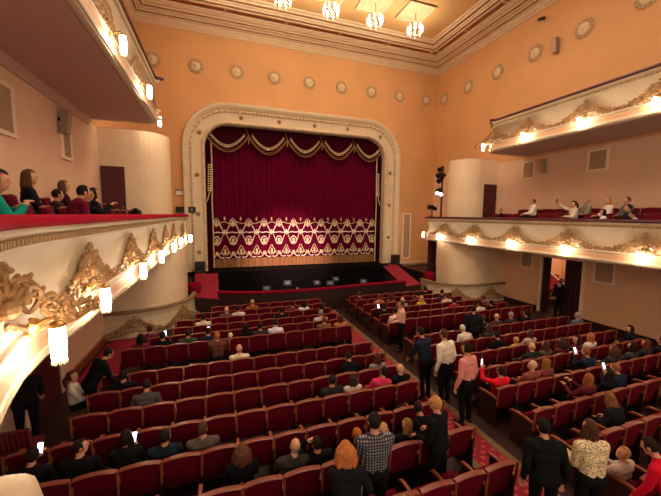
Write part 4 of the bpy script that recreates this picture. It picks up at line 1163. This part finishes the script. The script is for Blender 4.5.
sit(2, 3.42, 'person in black stooping between seats with a red scarf end', hair='short', hc=DK, top=BK, lean=30, hands=((-.1, .4, .6), (.1, .4, .6)), hy=-30)
sit(1, -1.1, 'person with big dark hair and pale strap at the bottom edge', hair='big', hc=DK, top=BK, lean=6)
sit(1, -.55, 'dark figure with raised hand beside the pale strap', hair='short', hc=DK, top=BK, hands=((-.1, .3, 1.0), (.1, .33, .64)), lean=5)
# ---- standing figures near the viewer
r = person('person with reddish-blond hair in dark coat stooping over a folded coat', (1.40, 3.3, 0), -.25, False, lean=18, hp=-20, hair='big', hc='#b0683a', top='#14141a', tname='coat', legs=BK, hands=((-.05, .42, .98), (.30, .34, .95)), female=True, vox=.014)
b = MB(); P = []
for k in range(6): P.append([(-.16 + .32 * u + .03 * math.sin(k * 2), .03 * math.sin(u * 9 + k), -.5 * k / 5) for u in [i / 8 for i in range(9)]])
b.grid(P); o = b.build('folded_coat', mat('tan_coat_cloth', '#b59c70', .85, noise=.1, nscale=9), None, True); o.location = (1.76, 3.64, 1.0); o.rotation_euler = (.2, 0, .6); tag(o, 'pale tan coat held by the stooping reddish-blond person', 'coat')
person('man in grey and white checked shirt standing with his back turned', (1.98, 3.72, 0), -.15, False, scale=1.05, lean=3, hp=-12, hair='short', hc=DK, top='#888888', kind='plaid', tname='checked_shirt', legs=BK, hands=((-.14, .32, .98), (.14, .32, .98)), vox=.014)
person('person with ginger-blond bob standing in long black coat', (3.2, 3.9, 0), .4, False, lean=6, hp=-10, hair='short', hc='#b58044', top='#0f0f12', tname='coat', legs=BK, female=True, hands=((-.16, .30, 1.0), (.16, .30, 1.0)), vox=.014)
person('person in black standing with back turned at the aisle end of a near row', (4.2, 2.92, 0), -.5, False, lean=10, hp=-10, hair='short', hc='#120c0a', top='#0e0f14', tname='jacket', legs=BK, vox=.014)
person('woman in cream spotted wrap with brown hair standing by the near rows', (4.82, 2.72, 0), -.35, False, lean=6, hp=-15, hair='long', hc=BR, top='#d0b890', kind='spots', tname='spotted_wrap', legs=BK, female=True, hands=((-.12, .30, 1.05), (.12, .30, 1.02)), vox=.014)
# ---- standing in the aisle
person('man in white shirt jacket standing in the aisle with back turned', (5.05, 6.05, 0), .25, False, scale=1.08, lean=6, hp=-8, hair='short', hc=BR, top='#e6dccb', tname='white_jacket', legs=BK, vox=.014)
person('man in dark navy jacket bending behind the white-jacketed man', (4.74, 6.38, 0), .3, False, scale=1.06, lean=16, hp=-10, hair='short', hc=DK, top=NV, tname='jacket', legs=BK, hands=((-.1, .45, .85), (.2, .4, .85)), vox=.014)
person('dark-haired woman in salmon pink jumper standing in the aisle', (5.0, 5.3, 0), .2, False, scale=1.06, hair='bun', hc=DK, top='#d98a80', tname='pink_jumper', legs=BK, female=True, lean=2, vox=.014)
person('man in pale pink shirt standing sideways where the aisle narrows', (5.7, 9.1, 0), 1.2, False, hair='short', hc=BR, top='#e0b0a8', tname='pink_shirt', legs=BK, hands=((-.12, .32, 1.0), (.12, .32, 1.0)), vox=.016)
person('man in dark suit standing among the seats with his back turned', (7.55, 7.85, 0), -.4, False, lean=8, hair='short', hc=DK, top='#16171f', tname='suit_jacket', legs=BK, vox=.016)
person('stooping man in black standing beside the dark wall door', (-2.62, 7.72, 0), -.9, False, lean=34, hp=-10, hair='short', hc=DK, top='#0d0d10', tname='jacket', legs='#0d0d10', hands=((-.1, .5, .8), (.15, .45, .8)), vox=.014)
person('person in dark clothes standing under the crimson-railed balcony near the viewer', (-3.5, 7.3, 0), .3, False, hair='short', hc=DK, top='#15151d', tname='jacket', legs=BK, hands=((-.1, .3, .95), (.2, .3, .9)), scale=1.0)
# ---- middle rows, block before the aisle
sit(6, -1.98, 'dark-haired man in black shirt sitting near the wall end of his row', hair='short', hc=DK, top='#101014', hands=((-.2, .3, .64), (.15, .33, .64)))
sit(5, -1.45, 'dark grey-clad person bent low, only head and shoulder over the seat', hair='short', hc=DK, top='#4a4240', lean=22, dy=-.0)
sit(6, -2.95, 'brown-haired woman in white top seen from the side by the dark wall door', female=True, hair='tail', hc=BR, top=WH, rz=-1.3, dy=.25)
sit(7, .44, 'bald man in cream jacket alone in his row', hair='bald', hc='#a08870', top='#e2d0b4', tname='cream_jacket', dy=-.08, skin=1)
for row, x, hc, hr, tp, lb, kw in [
    (4, 2.18, DK, 'short', '#2a2628', 'dark-haired man in charcoal top beside a brown-haired woman', {}),
    (4, 2.66, '#3a2418', 'long', '#c9b4a4', 'brown-haired woman with pale collar beside the charcoal top', dict(female=True, scale=.95)),
    (4, 3.28, DK, 'short', '#d2385c', 'dark-haired person in bright pink top leaning to the aisle', dict(side=12)),
    (4, 3.82, '#c9b48c', 'bald', BK, 'balding fair-haired man in black at the aisle seat', dict(skin=1, hy=25)),
    (5, 3.0, DK, 'short', BK, 'person in black with pale print bent forward, two rows ahead of the pink top', dict(lean=24)),
    (5, 3.66, BR, 'long', '#8c8484', 'brown-haired woman in grey at the aisle, ahead of the balding man', dict(female=True, scale=.95)),
    (7, -.1, GIN, 'short', '#6a4030', 'copper-haired person three seats from the bald man in cream', dict(dy=1.0)),
    (8, .28, '#d9c6ae', 'short', WH, 'fair small child before the bald man in cream', dict(scale=.8)),
    (8, .72, DK, 'long', BK, 'dark long-haired woman in the tall row behind the front section', dict(female=True)),
    (8, 1.15, DK, 'short', '#3a3034', 'dark person with lifted programme in the tall row', {}),
    (8, 1.65, DK, 'short', '#d0cdd2', 'dark-haired person in white and black, tall row', dict(lean=12)),
    (8, -2.1, DK, 'long', '#6b2430', 'dark-haired woman in wine-coloured top by the gilded parapet', dict(female=True)),
    (8, -1.55, DK, 'short', BK, 'person in black before the gilded parapet, phone glowing', dict(hands=PH)),
    (8, -.9, DK, 'short', '#34452c', 'dark person in mossy green near the gilded parapet', {}),
    (8, -.35, DK, 'short', NV, 'dark person in navy with bright phone near the gilded parapet', dict(hands=PH)),
    (9, -2.0, '#3a2418', 'short', '#6b2430', 'brown-haired person in the second row of the tapering section by the parapet', {}),
    (10, -.55, DK, 'short', '#dccab0', 'dark-haired man in cream jacket near the drum wall', {}),
    (11, .22, '#c99a80', 'bald', '#5a4a48', 'balding man in the second front row, block before the aisle', dict(skin=1)),
    (11, .62, DK, 'short', '#d0c4c0', 'dark-haired person in pale top beside the balding man', {}),
    (12, 1.2, BLD, 'short', '#8a4a30', 'blond person alone in front of the pit barrier', {}),
    (10, 2.1, DK, 'short', BK, 'dark person in black in the third front row', {}),
    (11, 2.65, DK, 'short', '#6a2830', 'dark-haired person in dull red, second front row', {}),
    (11, 3.1, DK, 'long', '#e4dccf', 'dark-haired woman with white scarf, second front row', dict(female=True)),
    (10, 3.62, DK, 'bun', BK, 'dark-haired woman with bun near the aisle, third front row', dict(female=True)),
    (9, 3.35, GR, 'short', '#c8c4c4', 'person in light grey top near the aisle in the front section', {}),
    (8, 3.25, '#7a3e22', 'short', '#7a5a40', 'person with auburn hair in the tall row near the aisle', {}),
    (8, 3.82, BR, 'long', '#c07a50', 'brown-haired woman in tan at the aisle end of the tall row', dict(female=True)),
    # block by the doorway
    (12, 5.8, BR, 'short', MR, 'brown-haired person in the front row across the aisle', {}),
    (11, 6.4, '#5a3a26', 'short', '#a8685a', 'person in dusty pink, second front row across the aisle', {}),
    (11, 6.95, BR, 'long', '#7a3a34', 'brown-haired woman in rust, second front row across the aisle', dict(female=True)),
    (10, 7.1, '#d0bfa8', 'bald', '#9a8a80', 'white-haired man in grey, third front row across the aisle', dict(skin=1)),
    (9, 5.85, DK, 'short', BK, 'person in black with white sleeve at the aisle, front section', dict(hands=PH)),
    (9, 6.45, '#6a4830', 'long', BK, 'woman in black with brown hair near the aisle, front section', dict(female=True)),
    (8, 6.0, DK, 'short', WH, 'dark-haired person in white at the aisle, tall row across', dict(lean=10)),
    (10, 8.0, BLD, 'long', '#c9a24a', 'blond woman in mustard, third front row across the aisle', dict(female=True)),
    (11, 8.3, DK, 'short', '#4a2a2c', 'dark person in plum, second front row, far part', {}),
    (12, 9.2, DK, 'short', BK, 'dark-haired person before the far gilded parapet, front row', {}),
    (11, 9.6, DK, 'short', '#2c2430', 'dark-haired person in violet-black before the far gilded parapet', {}),
    (10, 9.3, BR, 'short', '#d4b4a8', 'person in pale pink below the far gilded parapet', {}),
    (9, 9.1, DK, 'short', '#8a2a34', 'dark-haired person in red below the far gilded parapet', {}),
    (8, 9.75, DK, 'short', WH, 'person in white and dark hair, tall row, far part', {}),
    (8, 10.3, DK, 'short', BK, 'person in black beside white shirt, tall row, far part', {}),
    (9, 10.6, BR, 'short', '#70242e', 'brown-haired person in wine red at the far row end of the front section', {}),
    (6, 7.2, '#d8c8b8', 'short', '#d8c4b6', 'person in off-white top leaning low near the suited man', dict(lean=25)),
    (7, 8.45, BR, 'short', '#3c2c2c', 'brown-haired man beside the balding orange-lit man', {}),
    (7, 9.05, '#c97a4a', 'bald', '#4a3434', 'balding man with sandy hair in the row of the open doorway', dict(skin=1)),
    (7, 9.7, GR, 'short', '#2c2c34', 'grey-haired person in dark jacket, row of the open doorway', {}),
    (7, 10.4, DK, 'short', BK, 'dark-haired person in black, row of the open doorway', {}),
    (6, 7.95, '#4a3020', 'long', '#3a3438', 'brown-haired woman behind the suited man', dict(female=True)),
    (5, 7.65, DK, 'short', BK, 'person in black reading a lit programme', dict(lean=12)),
    (5, 8.2, BLD, 'short', '#d8a93c', 'child in yellow top', dict(scale=.85)),
    (5, 8.75, BR, 'long', '#caa89a', 'brown-haired woman in blush top beside the yellow child', dict(female=True)),
    (4, 7.85, '#c98a6a', 'bald', '#2a2c24', 'balding man in dark green, behind the yellow child', dict(skin=1)),
    (4, 8.35, BR, 'long', '#5a4636', 'brown-haired woman leaning to the balding man in green', dict(female=True)),
    (4, 9.0, '#3a241c', 'big', '#5a2028', 'person with wide dark brown hair and wine top', {}),
    (4, 9.55, DK, 'long', '#5c1c28', 'dark-haired woman in wine red turned aside', dict(female=True, hy=70)),
    (4, 10.15, '#a05a34', 'long', '#dccfc0', 'auburn-haired woman with white collar', dict(female=True)),
    (4, 12.2, DK, 'long', '#12121c', 'dark-haired woman in black at the wall end of a row, in profile', dict(female=True, rz=.9, lean=8)),
    (6, 11.95, GR, 'short', '#5c6478', 'grey-haired person in blue-grey beside the open doorway drape', {}),
    (3, 6.85, '#d2a284', 'short', '#8a4a3a', 'sandy-haired person with bare face turned up, in rust top', dict(hy=60, skin=1)),
    (3, 7.3, '#8a5a30', 'long', '#7a3a30', 'woman with long light brown hair in rust top', dict(female=True, hy=-20)),
    (3, 5.9, DK, 'short', '#d8182c', 'dark-haired person in bright red T-shirt holding up a phone', dict(hands=((-.18, .36, 1.05), (.1, .33, .64)))),
    (3, 8.9, '#7a4a26', 'short', '#1c2438', 'brown-haired person in navy with phone raised', dict(hands=PH, lean=8)),
    (3, 9.75, BR, 'big', '#3a3234', 'person with full brown hair and dark jacket, far part', {}),
    (3, 10.5, DK, 'long', '#3c3c40', 'woman with dark hair in charcoal, far part', dict(female=True)),
    (3, 11.1, '#5a2a1c', 'long', '#2a2a34', 'woman with reddish hair and pale scarf at far part', dict(female=True)),
    (3, 11.8, DK, 'short', '#1a1a24', 'dark-haired person in black by the wall, far part', {}),
    (2, 8.0, '#8a5230', 'short', '#1c2438', 'brown-haired person in navy checking a bright phone', dict(hands=PH, lean=10)),
    (2, 7.45, '#8a5028', 'long', '#5a1a24', 'auburn-haired woman in burgundy with hands raised', dict(female=True, hy=-30, hands=((-.2, .34, .80), (.05, .36, .86)))),
    (2, 8.1, DK, 'long', '#101016', 'woman with black hair in black beside the auburn-haired woman', dict(female=True, dy=.0)),
    (1, 7.1, '#7a5030', 'long', '#17171c', 'woman with long light brown hair in black bent over her lap', dict(female=True, lean=16, hy=-30)),
]:
    if lb.startswith('brown-haired person in navy checking'): x = 8.62
    res = sit(row, x, lb, hair=hr, hc=hc, top=tp, **kw, vox=.02 if row > 7 else .017)
    if kw.get('hands') is PH: with_phone(res, 'small lit phone of the ' + lb.split(',')[0].replace('with phone raised', '').replace('checking a bright phone', 'beside auburn hair').strip())
    if 'T-shirt' in lb: with_phone(res, 'phone held up above the bright red T-shirt')
r = sit(0, 5.68, 'sandy-haired child in pale jumper looking at a phone', hair='short', hc='#a8713a', top='#b8a090', hy=70, hp=-15, scale=.92, hands=((-.14, .32, .88), (.0, .34, .85)), dy=.05); with_phone(r, 'blue-lit phone of the child in pale jumper')
person('person in bright red jacket bending at the frame edge', (5.5, 2.15, 0), .2, False, lean=24, hair='short', hc=DK, top='#c8102e', tname='red_jacket', legs=BK, scale=.95, hands=((-.25, .35, .8), (.25, .35, .8)), vox=.014)
# seats with someone in them are folded down
open_me = seat_mesh(False).build('seat', M_SEAT); OPEN = open_me.data; bpy.data.objects.remove(open_me)
SIT = [o.location.copy() for o in COL.objects if o.get('category') == 'person']
for st in SEATS:
    a = st.location
    if any(abs(q.x - a.x) < .3 and -.1 < q.y - a.y < .6 for q in SIT):
        for ch in st.children:
            if ch.name.split('.')[0] == 'seat': ch.data = OPEN
# ---- the boxes
def boxp(x, y, z, rz, lb, **k): return person(lb, (x, y, z), rz, True, group='audience in the boxes', vox=.017, **k)
boxp(-2.40, 4.55, 3.74, -.9, 'person in teal top with dark hair leaning on the crimson rail', hair='big', hc='#1c1822', top='#12887a', tname='teal_top', hands=((-.15, .30, .80), (.15, .30, .82)), lean=10, hy=-20, female=True)
boxp(-2.95, 6.75, 3.95, -1.1, 'woman with long brown hair sitting upright above the crimson rail', hair='long', hc='#54331c', top='#141016', female=True, hy=0)
boxp(-2.75, 7.2, 3.85, -.9, 'child with dark hair peering up between balcony seats', hair='short', hc=DK, top='#3a2a2a', scale=.86)
boxp(-3.2, 8.7, 3.95, -1.0, 'brown-haired woman behind the maroon sweater in the balcony', hair='long', hc='#5a3a24', top='#3a2018', female=True)
boxp(-2.35, 6.7, 3.76, -.9, 'man in maroon sweater bowed over the crimson rail', hair='short', hc=DK, top='#6a1030', tname='maroon_sweater', lean=14, hp=-15)
boxp(-2.35, 7.35, 3.72, -1.2, 'man in black reaching his hands over the crimson rail', hair='short', hc='#2a1a14', top='#101014', hands=((-.06, .38, .92), (.06, .38, .92)), hy=20)
boxp(-2.6, 8.5, 3.8, -1.0, 'dark-haired person in black seated just beyond the reaching man', hair='big', hc=DK, top='#15151c')
t = thing('camera', 'black camera resting on the crimson rail', 'camera', (-1.8, 8.6, 4.475), -.4)
b = MB(); b.box((0, 0, .06), (.15, .09, .11)); b.box((0, 0, .125), (.06, .06, .035)); b.build('body', M_BLACK, t); b = MB(); b.tube([(0, .04, .06), (0, .16, .06)], .038, 12); b.build('lens', M_BLACK, t)
boxp(12.85, 12.05, 3.84, .9, 'small child in black suit at the far balcony rail near the door', hair='short', hc='#8a6038', top='#121216', tname='suit_jacket', scale=.86)
boxp(13.0, 10.5, 4.05, .9, 'dark-haired person in white shirt in the far balcony', hair='short', hc='#5a2a1a', top='#e8ddd0', tname='white_shirt')
r = boxp(12.95, 8.75, 3.9, 1.0, 'dark-haired woman stretching an arm with phone in the far balcony', hair='tail', hc=DK, top='#d8c4b0', female=True, hands=((-.1, .34, .64), (.42, .36, 1.15)))
with_phone(r, 'dark phone held at arm length in the far balcony', 1, None, False)
boxp(13.35, 8.55, 4.02, 1.0, 'fair-haired person in grey next to the outstretched arm', hair='short', hc='#b08a60', top='#8a8078')
boxp(13.3, 7.8, 4.0, 1.0, 'fair woman in white behind the small dark-haired child, far balcony', hair='long', hc='#b0794a', top='#e6d8c8', female=True)
boxp(12.75, 7.6, 3.74, .7, 'small dark-haired child in white before the fair woman', hair='long', hc=DK, top='#ece4da', scale=.86, female=True)
boxp(13.45, 7.3, 4.0, 1.0, 'man in grey sweater with brown hair in the far balcony', hair='short', hc='#5a3a2a', top='#6c6860')
boxp(12.9, 6.95, 3.78, .8, 'person in navy with dark hair beside the grey sweater', hair='short', hc=DK, top='#1c2030', scale=.95)
boxp(12.75, 6.62, 3.68, .8, 'dark-haired child with chin on the far balcony rail', hair='short', hc=DK, top='#a8a0a8', scale=.86, lean=12)
# ---- at the open doorway
person('person in black with white face mask standing in the open doorway', (14.3, 9.98, 0), 1.6, False, hair='short', hc=DK, top='#121216', tname='jacket', legs='#121216', mask=True, group='people at the doorway', hands=((-.1, .32, 1.0), (.1, .32, 1.0)))
person('second dark figure half behind the masked person at the doorway', (14.9, 10.35, 0), 1.9, False, hair='short', hc=DK, top='#20202a', tname='jacket', legs='#15151c', group='people at the doorway')
# ---- musicians, heads above the barrier
for i, (x, y, hc) in enumerate([(1.9, 15.6, GR), (2.9, 16.2, DK), (3.9, 16.4, GR), (4.5, 15.7, BLD), (6.1, 16.2, DK), (7.3, 16.0, BR)]):
    person('musician in black in the pit, %s along the barrier' % ORD[i + 1], (x, y, -.55), rnd.uniform(-1, 1) + PI, True, hair='short', hc=hc, top='#0c0c10', tname='jacket', group='musicians in the pit', vox=.022)
    t = thing('pit_chair', 'black chair under the musician, %s along the barrier' % ORD[i + 1], 'chair', (x, y, -.8), PI, 'pit chairs')
    b = MB(); b.box((0, 0, .66), (.42, .42, .04)); b.build('seat', M_BLACK, t)
    b = MB(); b.box((0, -.22, .95), (.42, .03, .3)); b.build('backrest', M_BLACK, t)
    for sx in (-1, 1):
        for sy in (-1, 1): b = MB(); b.tube([(sx * .19, sy * .19, .65), (sx * .19, sy * .19, 0)], .015, 5); b.build('leg', M_BLACK, t)
